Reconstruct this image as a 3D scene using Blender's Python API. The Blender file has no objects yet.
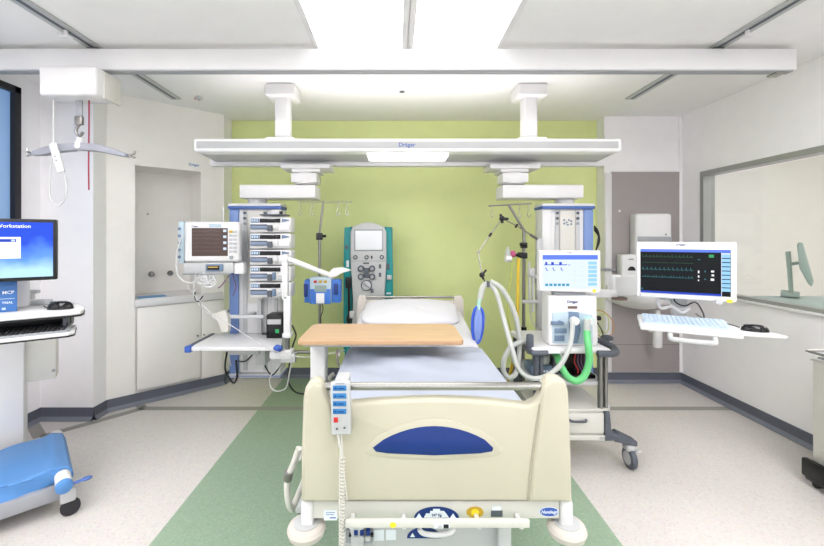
import bpy, bmesh, math, random
from mathutils import Vector, Matrix
random.seed(7)
SC = bpy.context.scene
COL = SC.collection
F = 395.0; CX = 396.0; CY = 238.0; H = 1.52; CEIL = 2.8
PI = math.pi

def X(px, Y): return (px - CX) / F * Y          # world x of a pixel column at distance Y
def Z(py, Y): return H - (py - CY) / F * Y      # world z of a pixel row at distance Y
def W(px, py, Y): return Vector((X(px, Y), Y, Z(py, Y)))

# ------------------------------------------------------------------ materials
def lin(c):
    c = c / 255.0
    return c / 12.92 if c <= 0.04045 else ((c + 0.055) / 1.055) ** 2.4
def rgb(r, g, b): return (lin(r), lin(g), lin(b), 1)

def mat(name, c, rough=.5, metal=0, bump=0, bscale=60, var=0, vscale=8, vstretch=(1, 1, 1), trans=0, alpha=1, emit=0, ecol=None, coat=0, ior=1.45, spec=None):
    m = bpy.data.materials.new(name); m.use_nodes = True
    nt = m.node_tree; b = nt.nodes['Principled BSDF']
    col = rgb(*c)
    b.inputs['Base Color'].default_value = col
    b.inputs['Roughness'].default_value = rough
    b.inputs['Metallic'].default_value = metal
    b.inputs['IOR'].default_value = ior
    if spec is not None: b.inputs['Specular IOR Level'].default_value = spec
    if coat: b.inputs['Coat Weight'].default_value = coat
    if trans: b.inputs['Transmission Weight'].default_value = trans
    if alpha < 1: b.inputs['Alpha'].default_value = alpha
    if emit:
        b.inputs['Emission Color'].default_value = rgb(*(ecol or c)); b.inputs['Emission Strength'].default_value = emit
    tc = nt.nodes.new('ShaderNodeTexCoord'); mp = nt.nodes.new('ShaderNodeMapping')
    mp.inputs['Scale'].default_value = vstretch
    nt.links.new(tc.outputs['Object'], mp.inputs['Vector'])
    if not var: var = 0.015
    n = nt.nodes.new('ShaderNodeTexNoise'); n.inputs['Scale'].default_value = vscale; n.inputs['Detail'].default_value = 4
    nt.links.new(mp.outputs['Vector'], n.inputs['Vector'])
    r = nt.nodes.new('ShaderNodeValToRGB')
    r.color_ramp.elements[0].position = .3; r.color_ramp.elements[1].position = .7
    r.color_ramp.elements[0].color = tuple(max(0, v * (1 - var)) for v in col[:3]) + (1,)
    r.color_ramp.elements[1].color = tuple(min(1, v * (1 + var)) for v in col[:3]) + (1,)
    nt.links.new(n.outputs['Fac'], r.inputs['Fac']); nt.links.new(r.outputs['Color'], b.inputs['Base Color'])
    if bump:
        n2 = nt.nodes.new('ShaderNodeTexNoise'); n2.inputs['Scale'].default_value = bscale; n2.inputs['Detail'].default_value = 3
        nt.links.new(tc.outputs['Object'], n2.inputs['Vector'])
        bp = nt.nodes.new('ShaderNodeBump'); bp.inputs['Strength'].default_value = bump; bp.inputs['Distance'].default_value = .004
        nt.links.new(n2.outputs['Fac'], bp.inputs['Height']); nt.links.new(bp.outputs['Normal'], b.inputs['Normal'])
    return m

def glow(name, c, s):
    return mat(name, (6, 6, 7), rough=.35, emit=s, ecol=c, spec=.2)

def floor_mat(name, c, sp1, sp2, rough=.33):
    m = bpy.data.materials.new(name); m.use_nodes = True
    nt = m.node_tree; b = nt.nodes['Principled BSDF']
    tc = nt.nodes.new('ShaderNodeTexCoord')
    v = nt.nodes.new('ShaderNodeTexVoronoi'); v.inputs['Scale'].default_value = 110
    nt.links.new(tc.outputs['Object'], v.inputs['Vector'])
    sep = nt.nodes.new('ShaderNodeSeparateColor'); nt.links.new(v.outputs['Color'], sep.inputs['Color'])
    r = nt.nodes.new('ShaderNodeValToRGB'); r.color_ramp.interpolation = 'CONSTANT'
    e = r.color_ramp.elements; e[0].position = 0; e[0].color = rgb(*sp1); e[1].position = .12; e[1].color = rgb(*c)
    x = e.new(.86); x.color = rgb(*sp2)
    nt.links.new(sep.outputs['Red'], r.inputs['Fac'])
    n = nt.nodes.new('ShaderNodeTexNoise'); n.inputs['Scale'].default_value = 30; n.inputs['Detail'].default_value = 5
    nt.links.new(tc.outputs['Object'], n.inputs['Vector'])
    mx = nt.nodes.new('ShaderNodeMix'); mx.data_type = 'RGBA'; mx.blend_type = 'MULTIPLY'; mx.inputs['Factor'].default_value = .12
    nt.links.new(r.outputs['Color'], mx.inputs[6]); nt.links.new(n.outputs['Color'], mx.inputs[7])
    nt.links.new(mx.outputs[2], b.inputs['Base Color'])
    b.inputs['Roughness'].default_value = rough
    return m

M = {}
M['white'] = mat('white_paint', (240, 238, 240), .55, bump=.03, bscale=200)
M['ceiling'] = mat('ceiling_paint', (235, 234, 234), .7)
M['diag'] = mat('warm_white_panel', (238, 235, 231), .35)
M['green'] = mat('lime_green_paint', (217, 226, 158), .5, bump=.02, bscale=150)
M['greypanel'] = mat('taupe_wall_panel', (158, 151, 150), .4, var=.02, vscale=4)
M['greyline'] = mat('seam_grey', (120, 116, 114), .5)
M['base'] = mat('slate_skirting', (88, 92, 104), .4)
M['cove'] = mat('slate_cove', (118, 122, 134), .4)
M['floor'] = floor_mat('speckled_vinyl', (216, 210, 206), (207, 201, 197), (221, 216, 212))
M['floorgreen'] = floor_mat('green_speckled_vinyl', (150, 172, 148), (143, 166, 141), (157, 179, 155))
M['inlay'] = mat('grey_vinyl_inlay', (150, 147, 142), .4)
M['plastic'] = mat('white_plastic', (220, 219, 220), .35)
M['plasticw'] = mat('warm_white_plastic', (208, 206, 199), .38)
M['plasticg'] = mat('light_grey_plastic', (188, 189, 190), .4)
M['midgrey'] = mat('mid_grey_plastic', (150, 153, 158), .45)
M['darkgrey'] = mat('dark_grey_plastic', (84, 89, 98), .45)
M['black'] = mat('black_plastic', (22, 23, 26), .4)
M['blackgloss'] = mat('black_gloss', (12, 12, 15), .12)
M['cream'] = mat('cream_moulded_plastic', (192, 187, 168), .42, bump=.02, bscale=400)
M['creamd'] = mat('cream_groove', (170, 165, 148), .45)
M['creamh'] = mat('beige_head_plastic', (204, 196, 188), .45)
M['navy'] = mat('navy_blue_inlay', (14, 46, 116), .35)
M['steel'] = mat('brushed_steel', (172, 170, 166), .25, metal=1)
M['steeld'] = mat('dull_steel', (140, 138, 136), .35, metal=.9)
M['alu'] = mat('aluminium', (188, 190, 190), .42, metal=.6)
M['bluecol'] = mat('column_blue', (112, 139, 192), .4)
M['bluedk'] = mat('dark_column_blue', (74, 104, 168), .4)
M['pumpblue'] = mat('pump_blue', (60, 110, 190), .35)
M['blue'] = mat('knob_blue', (58, 92, 176), .35)
M['teal'] = mat('teal_casing', (22, 138, 140), .38)
M['padblue'] = mat('blue_pad_cover', (84, 138, 198), .42, bump=.15, bscale=14)
M['sheet'] = mat('white_linen', (216, 215, 218), .85, bump=.25, bscale=16)
M['pillow'] = mat('white_pillowcase', (214, 213, 217), .85, bump=.3, bscale=11)
M['drawsheet'] = mat('pale_blue_sheet', (172, 178, 192), .8, bump=.5, bscale=9)
M['wood'] = mat('beech_laminate', (206, 172, 136), .35, var=.12, vscale=9, vstretch=(.35, 9, 9))
M['woodedge'] = mat('beech_edge', (190, 154, 118), .4, var=.08, vscale=9, vstretch=(.35, 9, 9))
M['grey_bar'] = mat('grey_spreader_plastic', (150, 152, 162), .45)
M['red'] = mat('red_cord', (150, 28, 62), .5)
M['redbtn'] = mat('red_button', (196, 40, 44), .4)
M['btnblue'] = mat('blue_button', (46, 118, 176), .35)
M['greenhose'] = mat('green_silicone_hose', (104, 196, 124), .35)
M['clearhose'] = mat('milky_hose', (206, 209, 205), .3, trans=.25)
M['yellow'] = mat('yellow_hose', (222, 190, 60), .4)
M['olive'] = mat('thin_olive_tube', (190, 196, 90), .4)
M['gold'] = mat('gold_label', (196, 160, 50), .4)
M['yellowl'] = mat('yellow_label', (238, 214, 40), .5)
M['pink'] = mat('pink_knob', (196, 90, 130), .4)
M['bluebag'] = mat('blue_test_lung', (52, 88, 200), .3)
M['palebag'] = mat('pale_bag_face', (120, 142, 205), .35)
M['mint'] = mat('mint_connector', (176, 218, 208), .35)
M['paleblue'] = mat('pale_blue_plastic', (176, 194, 206), .3)
M['paleblue2'] = mat('slate_blue_plastic', (104, 124, 150), .35)
M['keyblue'] = mat('pale_blue_keys', (184, 200, 216), .5)
M['frameblk'] = mat('black_window_frame', (26, 24, 30), .4)
M['framegry'] = mat('grey_window_frame', (156, 158, 156), .35, metal=.35)
M['paper'] = mat('paper_label', (228, 234, 240), .6)
M['brown'] = mat('hose_rust', (190, 140, 80), .5)
M['rubber'] = mat('black_rubber', (40, 40, 44), .6)
M['bluebook'] = mat('blue_print', (62, 112, 178), .35)
M['wire'] = mat('white_cable', (205, 205, 205), .5)
M['wirek'] = mat('black_cable', (25, 25, 28), .5)
M['wirepurple'] = mat('purple_cable', (120, 84, 120), .5)
M['farwall'] = mat('far_room_wall', (236, 233, 228), .6)
M['fargrey'] = mat('far_room_grey', (164, 178, 176), .5)
M['slate'] = mat('slate_syringe', (120, 134, 158), .35)
M['glosswhite'] = mat('gloss_white_enamel', (243, 243, 243), .25)
M['keygrey'] = mat('pale_grey_keys', (182, 184, 188), .5)
M['taupe'] = mat('dark_taupe_plastic', (112, 92, 86), .4)
M['plasticblue'] = mat('bright_blue_strip', (60, 140, 200), .3)
M['bowl'] = mat('clear_bowl', (235, 238, 240), .08, trans=.8)
M['lcd'] = mat('grey_lcd', (214, 217, 220), .15, emit=.12, ecol=(220, 224, 230))
M['padgrey'] = mat('grey_metal_base', (158, 160, 166), .4, metal=.2)

def glass_mat(name, tint, rough=0):
    m = bpy.data.materials.new(name); m.use_nodes = True
    nt = m.node_tree; nt.nodes.clear()
    o = nt.nodes.new('ShaderNodeOutputMaterial'); g = nt.nodes.new('ShaderNodeBsdfGlossy'); t = nt.nodes.new('ShaderNodeBsdfTransparent')
    g.inputs['Roughness'].default_value = rough; t.inputs['Color'].default_value = rgb(*tint)
    lw = nt.nodes.new('ShaderNodeLayerWeight'); lw.inputs['Blend'].default_value = .5
    pw = nt.nodes.new('ShaderNodeMath'); pw.operation = 'POWER'; pw.inputs[1].default_value = 4
    fr = nt.nodes.new('ShaderNodeMath'); fr.operation = 'MULTIPLY_ADD'; fr.inputs[1].default_value = .5; fr.inputs[2].default_value = .03
    nt.links.new(lw.outputs['Facing'], pw.inputs[0]); nt.links.new(pw.outputs[0], fr.inputs[0])
    mx = nt.nodes.new('ShaderNodeMixShader')
    nt.links.new(fr.outputs[0], mx.inputs['Fac']); nt.links.new(t.outputs['BSDF'], mx.inputs[1]); nt.links.new(g.outputs['BSDF'], mx.inputs[2])
    nt.links.new(mx.outputs['Shader'], o.inputs['Surface'])
    return m
M['glass'] = glass_mat('window_glass', (246, 248, 245))

def blind_mat():
    m = bpy.data.materials.new('window_blind_fabric'); m.use_nodes = True
    nt = m.node_tree; nt.nodes.clear()
    o = nt.nodes.new('ShaderNodeOutputMaterial'); t = nt.nodes.new('ShaderNodeBsdfTranslucent'); d = nt.nodes.new('ShaderNodeBsdfDiffuse')
    w = nt.nodes.new('ShaderNodeTexWave'); w.inputs['Scale'].default_value = 28; w.bands_direction = 'DIAGONAL'
    tc = nt.nodes.new('ShaderNodeTexCoord'); nt.links.new(tc.outputs['Object'], w.inputs['Vector'])
    r = nt.nodes.new('ShaderNodeValToRGB'); r.color_ramp.elements[0].color = rgb(176, 198, 224); r.color_ramp.elements[1].color = rgb(206, 220, 238)
    nt.links.new(w.outputs['Fac'], r.inputs['Fac'])
    nt.links.new(r.outputs['Color'], t.inputs['Color']); nt.links.new(r.outputs['Color'], d.inputs['Color'])
    mx = nt.nodes.new('ShaderNodeMixShader'); mx.inputs['Fac'].default_value = .5
    nt.links.new(t.outputs[0], mx.inputs[1]); nt.links.new(d.outputs[0], mx.inputs[2]); nt.links.new(mx.outputs[0], o.inputs['Surface'])
    return m
M['blind'] = blind_mat()

PANEL = 2.3
M['sidefill'] = mat('added_side_fill_diffuser', (250, 250, 250), .6, emit=7.5, ecol=(253, 252, 254))  # glow of the added side fill panels behind the viewer
M['farfill'] = mat('added_far_fill_diffuser', (250, 250, 250), .6, emit=5.2, ecol=(255, 250, 255))  # glow of the panel added to light the far room
M['rearfill'] = mat('rear_fill_glow', (240, 240, 240), .6, emit=.75, ecol=(248, 246, 255))  # glow of the fill panel added in the rear wall
M['lamp'] = mat('ceiling_panel_diffuser', (250, 250, 250), .6, emit=PANEL, ecol=(253, 252, 254))
M['uplamp'] = mat('uplight_diffuser', (250, 250, 250), .6, emit=3.0, ecol=(255, 250, 255))
M['lamp2'] = mat('rail_lamp_diffuser', (250, 250, 250), .6, emit=1.6, ecol=(255, 253, 255))
M['s_black'] = glow('screen_black', (12, 18, 24), .5)
M['s_brown'] = glow('screen_brown', (98, 82, 78), .72)
M['s_brown2'] = glow('screen_brown_trace', (150, 128, 122), .8)
M['s_blue'] = glow('screen_royal_blue', (44, 92, 220), .95)
M['s_bar'] = glow('screen_bar_blue', (88, 118, 226), 1)
M['s_sky'] = glow('screen_sky', (212, 224, 248), .9)
M['s_white'] = glow('screen_white', (246, 248, 252), 1)
M['s_grey'] = glow('screen_grey', (190, 205, 222), 1)
M['s_navy'] = glow('screen_navy', (40, 70, 190), .9)
M['s_cyan'] = glow('screen_cyan', (60, 130, 140), .8)
M['s_lcyan'] = glow('screen_light_cyan', (140, 190, 230), 1)
M['s_green'] = glow('screen_green', (60, 160, 100), .9)
M['s_trace'] = glow('screen_green_trace', (60, 110, 84), .7)
M['s_teal'] = glow('screen_teal_button', (60, 140, 170), 1)
M['s_red'] = glow('screen_red', (220, 40, 40), 1)
M['s_pump'] = glow('pump_display', (52, 56, 62), .4)
M['s_lcdg'] = glow('lcd_green_grey', (150, 168, 160), .7)
M['s_amber'] = glow('amber_text', (220, 180, 90), .8)

def screen_gradient():
    m = bpy.data.materials.new('screen_desktop_gradient'); m.use_nodes = True
    nt = m.node_tree; b = nt.nodes['Principled BSDF']; b.inputs['Base Color'].default_value = (.002, .002, .002, 1); b.inputs['Roughness'].default_value = .5; b.inputs['Specular IOR Level'].default_value = .2
    tc = nt.nodes.new('ShaderNodeTexCoord'); mp = nt.nodes.new('ShaderNodeMapping')
    mp.inputs['Rotation'].default_value = (0, 0, 0)
    n = nt.nodes.new('ShaderNodeTexNoise'); n.inputs['Scale'].default_value = 3; n.inputs['Detail'].default_value = 2
    nt.links.new(tc.outputs['Generated'], mp.inputs['Vector']); nt.links.new(mp.outputs['Vector'], n.inputs['Vector'])
    sp = nt.nodes.new('ShaderNodeSeparateXYZ'); nt.links.new(mp.outputs['Vector'], sp.inputs[0])
    a = nt.nodes.new('ShaderNodeMath'); a.operation = 'MULTIPLY_ADD'; a.inputs[1].default_value = .55
    nt.links.new(n.outputs['Fac'], a.inputs[0]); nt.links.new(sp.outputs['Z'], a.inputs[2])
    r = nt.nodes.new('ShaderNodeValToRGB'); e = r.color_ramp.elements
    e[0].position = .35; e[0].color = rgb(178, 220, 250); e[1].position = .95; e[1].color = rgb(30, 76, 214)
    x = e.new(.62); x.color = rgb(96, 150, 240)
    nt.links.new(a.outputs[0], r.inputs['Fac']); nt.links.new(r.outputs['Color'], b.inputs['Emission Color']); b.inputs['Emission Strength'].default_value = .95
    return m
M['s_desktop'] = screen_gradient()

# ------------------------------------------------------------------ mesh builder
def root_loc(o):
    while o.parent: o = o.parent
    return Vector(o.location)

class MB:
    def __init__(self, frame=None):
        self.bm = bmesh.new(); self.T = frame or Matrix.Identity(4)
    def _merge(self, b2, smooth=True):
        b2.transform(self.T)
        me = bpy.data.meshes.new('tmp'); b2.to_mesh(me); b2.free()
        self.bm.from_mesh(me); bpy.data.meshes.remove(me)
    def box(self, x0, x1, y0, y1, z0, z1, bev=0, seg=2):
        b = bmesh.new(); bmesh.ops.create_cube(b, size=1)
        S = Matrix.Translation(((x0 + x1) / 2, (y0 + y1) / 2, (z0 + z1) / 2)) @ Matrix.Diagonal((abs(x1 - x0), abs(y1 - y0), abs(z1 - z0), 1))
        b.transform(S)
        if bev:
            bev = min(bev, .49 * min(abs(x1 - x0), abs(y1 - y0), abs(z1 - z0)))
            bmesh.ops.bevel(b, geom=list(b.edges), offset=bev, segments=seg, profile=.5, affect='EDGES')
        self._merge(b); return self
    def cyl(self, p0, p1, r, r2=None, n=16, cap=True, bev=0):
        p0 = Vector(p0); p1 = Vector(p1); d = p1 - p0
        b = bmesh.new(); bmesh.ops.create_cone(b, cap_ends=cap, cap_tris=False, segments=n, radius1=r, radius2=r if r2 is None else r2, depth=d.length)
        if bev:
            es = [e for e in b.edges if abs(e.verts[0].co.z - e.verts[1].co.z) < 1e-6]
            bmesh.ops.bevel(b, geom=es, offset=bev, segments=2, profile=.5, affect='EDGES')
        q = d.to_track_quat('Z', 'Y')
        b.transform(Matrix.Translation((p0 + p1) / 2) @ q.to_matrix().to_4x4())
        self._merge(b); return self
    def ball(self, c, r, n=16):
        b = bmesh.new(); bmesh.ops.create_uvsphere(b, u_segments=n, v_segments=max(6, n // 2), radius=1)
        if not hasattr(r, '__len__'): r = (r, r, r)
        b.transform(Matrix.Translation(Vector(c)) @ Matrix.Diagonal((r[0], r[1], r[2], 1)))
        self._merge(b); return self
    def tube(self, pts, r, n=8, smooth=4, closed=False):
        pts = [Vector(p) for p in pts]
        if smooth and len(pts) > 2: pts = catmull(pts, smooth, closed)
        b = bmesh.new(); rings = []; up = None; N = len(pts)
        for i, p in enumerate(pts):
            a = pts[(i - 1) % N] if (closed or i > 0) else p
            c = pts[(i + 1) % N] if (closed or i < N - 1) else p
            t = (c - a).normalized()
            if up is None:
                up = t.orthogonal().normalized()
            up = (up - t * up.dot(t)).normalized(); s = t.cross(up)
            rr = r[min(i * len(r) // N, len(r) - 1)] if hasattr(r, '__len__') else r
            rings.append([b.verts.new(p + (up * math.cos(k * 2 * PI / n) + s * math.sin(k * 2 * PI / n)) * rr) for k in range(n)])
        for i in range(N - (0 if closed else 1)):
            A = rings[i]; B = rings[(i + 1) % N]
            for k in range(n): b.faces.new((A[k], A[(k + 1) % n], B[(k + 1) % n], B[k]))
        if not closed:
            b.faces.new(rings[0][::-1]); b.faces.new(rings[-1])
        self._merge(b); return self
    def prism(self, poly, a0, a1, axis='y', bev=0, seg=2):
        """poly of 2D points; axis y: (x,z), axis z: (x,y), axis x: (y,z)"""
        b = bmesh.new()
        def mk(p, a):
            return {'y': (p[0], a, p[1]), 'z': (p[0], p[1], a), 'x': (a, p[0], p[1])}[axis]
        A = [b.verts.new(mk(p, a0)) for p in poly]; B = [b.verts.new(mk(p, a1)) for p in poly]
        fa = b.faces.new(A); fb = b.faces.new(B[::-1]); n = len(poly)
        for i in range(n): b.faces.new((A[i], B[i], B[(i + 1) % n], A[(i + 1) % n]))
        bmesh.ops.recalc_face_normals(b, faces=list(b.faces))
        if bev:
            es = set(fa.edges) | set(fb.edges)
            bmesh.ops.bevel(b, geom=list(es), offset=bev, segments=seg, profile=.5, affect='EDGES')
        self._merge(b); return self
    def lathe(self, c, prof, n=24):
        b = bmesh.new(); rings = []
        for (r, z) in prof:
            rings.append([b.verts.new((c[0] + r * math.cos(k * 2 * PI / n), c[1] + r * math.sin(k * 2 * PI / n), c[2] + z)) for k in range(n)])
        for A, B in zip(rings, rings[1:]):
            for k in range(n): b.faces.new((A[k], A[(k + 1) % n], B[(k + 1) % n], B[k]))
        bmesh.ops.recalc_face_normals(b, faces=list(b.faces))
        self._merge(b); return self
    def surf(self, fn, nu, nv, closed=False):
        b = bmesh.new()
        g = [[b.verts.new(fn(i / nu, j / nv)) for j in range(nv + 1)] for i in range(nu + 1)]
        for i in range(nu):
            for j in range(nv): b.faces.new((g[i][j], g[i + 1][j], g[i + 1][j + 1], g[i][j + 1]))
        bmesh.ops.remove_doubles(b, verts=list(b.verts), dist=1e-5)
        bmesh.ops.recalc_face_normals(b, faces=list(b.faces))
        self._merge(b); return self
    def build(self, name, m, parent=None, sharp=38, origin=None):
        me = bpy.data.meshes.new(name)
        off = root_loc(parent) if parent else (Vector(origin) if origin is not None else Vector((0, 0, 0)))
        if off.length: self.bm.transform(Matrix.Translation(-off))
        self.bm.to_mesh(me); self.bm.free()
        me.polygons.foreach_set('use_smooth', [True] * len(me.polygons))
        me.set_sharp_from_angle(angle=math.radians(sharp))
        me.materials.append(m)
        o = bpy.data.objects.new(name, me); COL.objects.link(o)
        if parent: o.parent = parent
        else: o.location = off
        return o

def catmull(pts, k, closed=False):
    out = []; N = len(pts)
    for i in range(N if closed else N - 1):
        if closed: p = [pts[(i + j) % N] for j in (-1, 0, 1, 2)]
        else: p = [pts[max(0, i - 1)], pts[i], pts[i + 1], pts[min(N - 1, i + 2)]]
        for s in range(k):
            t = s / k
            out.append(.5 * ((2 * p[1]) + (p[2] - p[0]) * t + (2 * p[0] - 5 * p[1] + 4 * p[2] - p[3]) * t * t + (-p[0] + 3 * p[1] - 3 * p[2] + p[3]) * t ** 3))
    if not closed: out.append(pts[-1])
    return out

def tag(o, label, cat, group=None, kind=None):
    o['label'] = label; o['category'] = cat
    if group: o['group'] = group
    if kind: o['kind'] = kind
    return o
def thing(name, label, cat, loc=(0, 0, 0), group=None):
    o = bpy.data.objects.new(name, None); COL.objects.link(o); o.location = loc; o.empty_display_size = .05
    return tag(o, label, cat, group)
def struct(name, mb, m, parent=None):
    o = mb.build(name, m, parent)
    if not parent: o['kind'] = 'structure'
    return o
def text(s, m, parent, size, pos, T=None, rotx=PI / 2, rotz=0, name='lettering', ext=.0006, shear=0, align='CENTER'):
    cu = bpy.data.curves.new(name, 'FONT'); cu.body = s; cu.size = size; cu.extrude = ext; cu.shear = shear
    cu.offset = size * .012; cu.align_x = align; cu.align_y = 'CENTER'; cu.resolution_u = 2
    o = bpy.data.objects.new(name, cu); COL.objects.link(o)
    bpy.context.view_layer.update()
    me = bpy.data.meshes.new_from_object(o); bpy.data.objects.remove(o)
    me.transform((T or Matrix.Identity(4)) @ Matrix.Translation(Vector(pos)) @ Matrix.Rotation(rotz, 4, 'Z') @ Matrix.Rotation(rotx, 4, 'X'))
    me.transform(Matrix.Translation(-root_loc(parent)))
    me.materials.clear(); me.materials.append(m)
    t = bpy.data.objects.new(name, me); COL.objects.link(t); t.parent = parent
    return t
def frame(x, y, z, deg):
    return Matrix.Translation((x, y, z)) @ Matrix.Rotation(math.radians(deg), 4, 'Z')
def children(o): return [c for c in bpy.data.objects if c.parent == o]
def copy_tree(o, d=None, parent=None):
    c = o.copy(); COL.objects.link(c)
    if parent: c.parent = parent
    if d is not None: c.location = Vector(c.location) + Vector(d)
    for ch in children(o): copy_tree(ch, None, c)
    return c

exec_order = []
# ================================================================== SETTING
YB = 4.31; YP = 4.155; XL = -2.97; XR = 3.0; YF = -2.6
XG0, XG1 = -1.79, 2.19
AX, AY, BX, BY = -2.53, 3.45, -1.79, 4.11
struct('floor', MB().box(XL - .3, XR + .12, YF - .1, YB + .1, -.1, 0), M['floor'])
struct('floor_strip', MB().box(-1.22, 1.12, YF, YB, -.02, .001), M['floorgreen'])
def strip(p, q, w):
    p = Vector((p[0], p[1], 0)); q = Vector((q[0], q[1], 0)); d = (q - p); L = d.length
    a = math.degrees(math.atan2(d.y, d.x))
    return MB(frame(p.x, p.y, 0, a)).box(0, L, -w / 2, w / 2, -.01, .0022)
def fp(px, py):
    Y = H * F / (py - CY); return (X(px, Y), Y)
struct('trim_1', strip(fp(143, 408.5), (XR, 3.52), .07), M['inlay'])
struct('trim_2', strip(fp(40, 437), fp(143, 408.5), .07), M['inlay'])
struct('trim_3', strip(fp(143, 408.5), fp(134, 399), .07), M['inlay'])
struct('trim_4', strip(fp(40, 437), fp(33, 425), .08), M['inlay'])
struct('ceiling', MB().box(XL - .3, XR + .12, YF - .1, YB + .1, CEIL, CEIL + .1), M['ceiling'])
struct('wall_back', MB().box(XG0 - .1, XG1 + .1, YB, YB + .1, 0, CEIL), M['green'])
struct('wall_back_return', MB().box(XG1, XG1 + .012, YP + .001, YB, 0, CEIL).box(XG0 - .012, XG0, BY, YB, 0, CEIL), M['white'])
struct('wall_back_right', MB().box(XG1 + .012, XR + .1, YP, YB + .1, 0, CEIL), M['white'])
struct('wall_column', MB().box(-3.1, AX, 3.3, AY, 0, CEIL), M['white'])
struct('wall_front', MB().box(XL - .1, -2.4, YF - .1, YF, 0, CEIL).box(2.4, XR + .1, YF - .1, YF, 0, CEIL).box(-2.4, 2.4, YF - .1, YF, 0, .5).box(-2.4, 2.4, YF - .1, YF, 2.5, CEIL), M['white'])
fillp = struct('rear_fill_panel', MB().box(-2.4, 2.4, YF - .06, YF - .05, .5, 2.5), M['rearfill'])  # glowing panel added behind the camera as soft frontal fill
struct('rear_fill_frame', MB().box(-2.4, 2.4, YF - .05, YF, .5, .56).box(-2.4, 2.4, YF - .05, YF, 2.44, 2.5).box(-2.4, -2.34, YF - .05, YF, .5, 2.5).box(2.34, 2.4, YF - .05, YF, .5, 2.5).box(-.03, .03, YF - .05, YF, .5, 2.5), M['framegry'], fillp)  # frame around the added fill panel

# diagonal wall with the wash niche
ua = math.degrees(math.atan2(BY - AY, BX - AX)); LD = math.hypot(BX - AX, BY - AY)
DF = frame(AX, AY, 0, ua)                      # local x along the wall, -y into the room, z up
ux, uy = math.cos(math.radians(ua)), math.sin(math.radians(ua))
def ds(px, off=0):
    k = (px - CX) / F; ax = AX + uy * off; ay = AY - ux * off
    return (k * ay - ax) / (ux - k * uy)
def dz(px, py):
    s = ds(px); return Z(py, AY + uy * s)
n0, n1 = ds(135), ds(201); nz0, nz1 = dz(140, 299), dz(135, 165)
struct('wall_left_diagonal', MB(DF).box(0, n0, 0, .12, 0, CEIL).box(n1, LD, 0, .12, 0, CEIL).box(n0, n1, 0, .12, nz1, CEIL).box(n0, n1, .02, .12, 0, nz0 - .16)
       .box(n0, n1, .42, .46, nz0 - .2, nz1 + .03).box(n0 - .03, n0, .1, .44, nz0 - .2, nz1 + .03).box(n1, n1 + .03, .1, .44, nz0 - .2, nz1 + .03).box(n0, n1, .1, .44, nz1, nz1 + .03), M['diag'])

# left wall with the window
wy0, wy1, wz0, wz1 = 2.2, 3.11, 1.1, 2.70
struct('wall_left', MB().box(XL - .15, XL, YF, wy0, 0, CEIL).box(XL - .15, XL, wy1, 3.3, 0, CEIL).box(XL - .15, XL, wy0, wy1, 0, wz0).box(XL - .15, XL, wy0, wy1, wz1, CEIL), M['white'])
w1 = struct('window_1', MB().box(XL - .02, XL + .02, wy0, wy0 + .05, wz0, wz1).box(XL - .02, XL + .02, wy1 - .05, wy1, wz0, wz1).box(XL - .02, XL + .02, wy0, wy1, wz1 - .05, wz1).box(XL - .02, XL + .02, wy0, wy1, wz0, wz0 + .05), M['frameblk'])
struct('window_glass', MB().box(XL - .012, XL - .008, wy0 + .05, wy1 - .05, wz0 + .05, wz1 - .05), M['glass'], w1)
struct('window_sill', MB().box(XL - .02, XL + .12, wy0 - .05, wy1 + .0, wz0 - .03, wz0, .005), M['plasticw'], w1)
struct('window_blind', MB().box(XL - .028, XL - .022, wy0, wy1, wz0, wz1), M['blind'], w1)

# right wall with the internal window
ry0, ry1, rz0, rz1 = .6, 3.885, .975, 2.17
struct('wall_right', MB().box(XR, XR + .12, YF, ry0, 0, CEIL).box(XR, XR + .12, ry1, YP, 0, CEIL).box(XR, XR + .12, ry0, ry1, 0, rz0).box(XR, XR + .12, ry0, ry1, rz1, CEIL), M['white'])
w2 = struct('window_2', MB().box(XR - .012, XR + .1, ry1 - .045, ry1 + .0, rz0, rz1).box(XR - .012, XR + .1, ry0, ry1 - .045, rz1 - .045, rz1 + .0).box(XR + .03, XR + .1, ry0, ry1 - .06, rz0, rz0 + .035).box(XR - .012, XR + .1, ry0 - .0, ry0 + .06, rz0, rz1), M['framegry'])
struct('window_glass', MB().box(XR + .05, XR + .058, ry0 + .06, ry1 - .06, rz0 + .035, rz1 - .06), M['glass'], w2)
struct('window_sill', MB().box(XR - .02, XR + .03, ry0, ry1, rz0 - .012, rz0 + .008, .003), M['plastic'], w2)
# room beyond the glass
struct('wall_far_back', MB().box(XR + .12, 6.2, 4.75, 4.85, 0, CEIL), M['farwall'])
struct('wall_far_right', MB().box(6.1, 6.2, 0, 4.85, 0, CEIL), M['farwall'])
struct('wall_far_front', MB().box(XR + .12, 6.2, 0, .1, 0, CEIL), M['farwall'])
struct('floor_far', MB().box(XR + .12, 6.2, 0, 4.85, -.1, 0), M['floor'])
struct('ceiling_far', MB().box(XR + .12, 6.2, 0, 4.85, CEIL, CEIL + .1), M['ceiling'])

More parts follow.
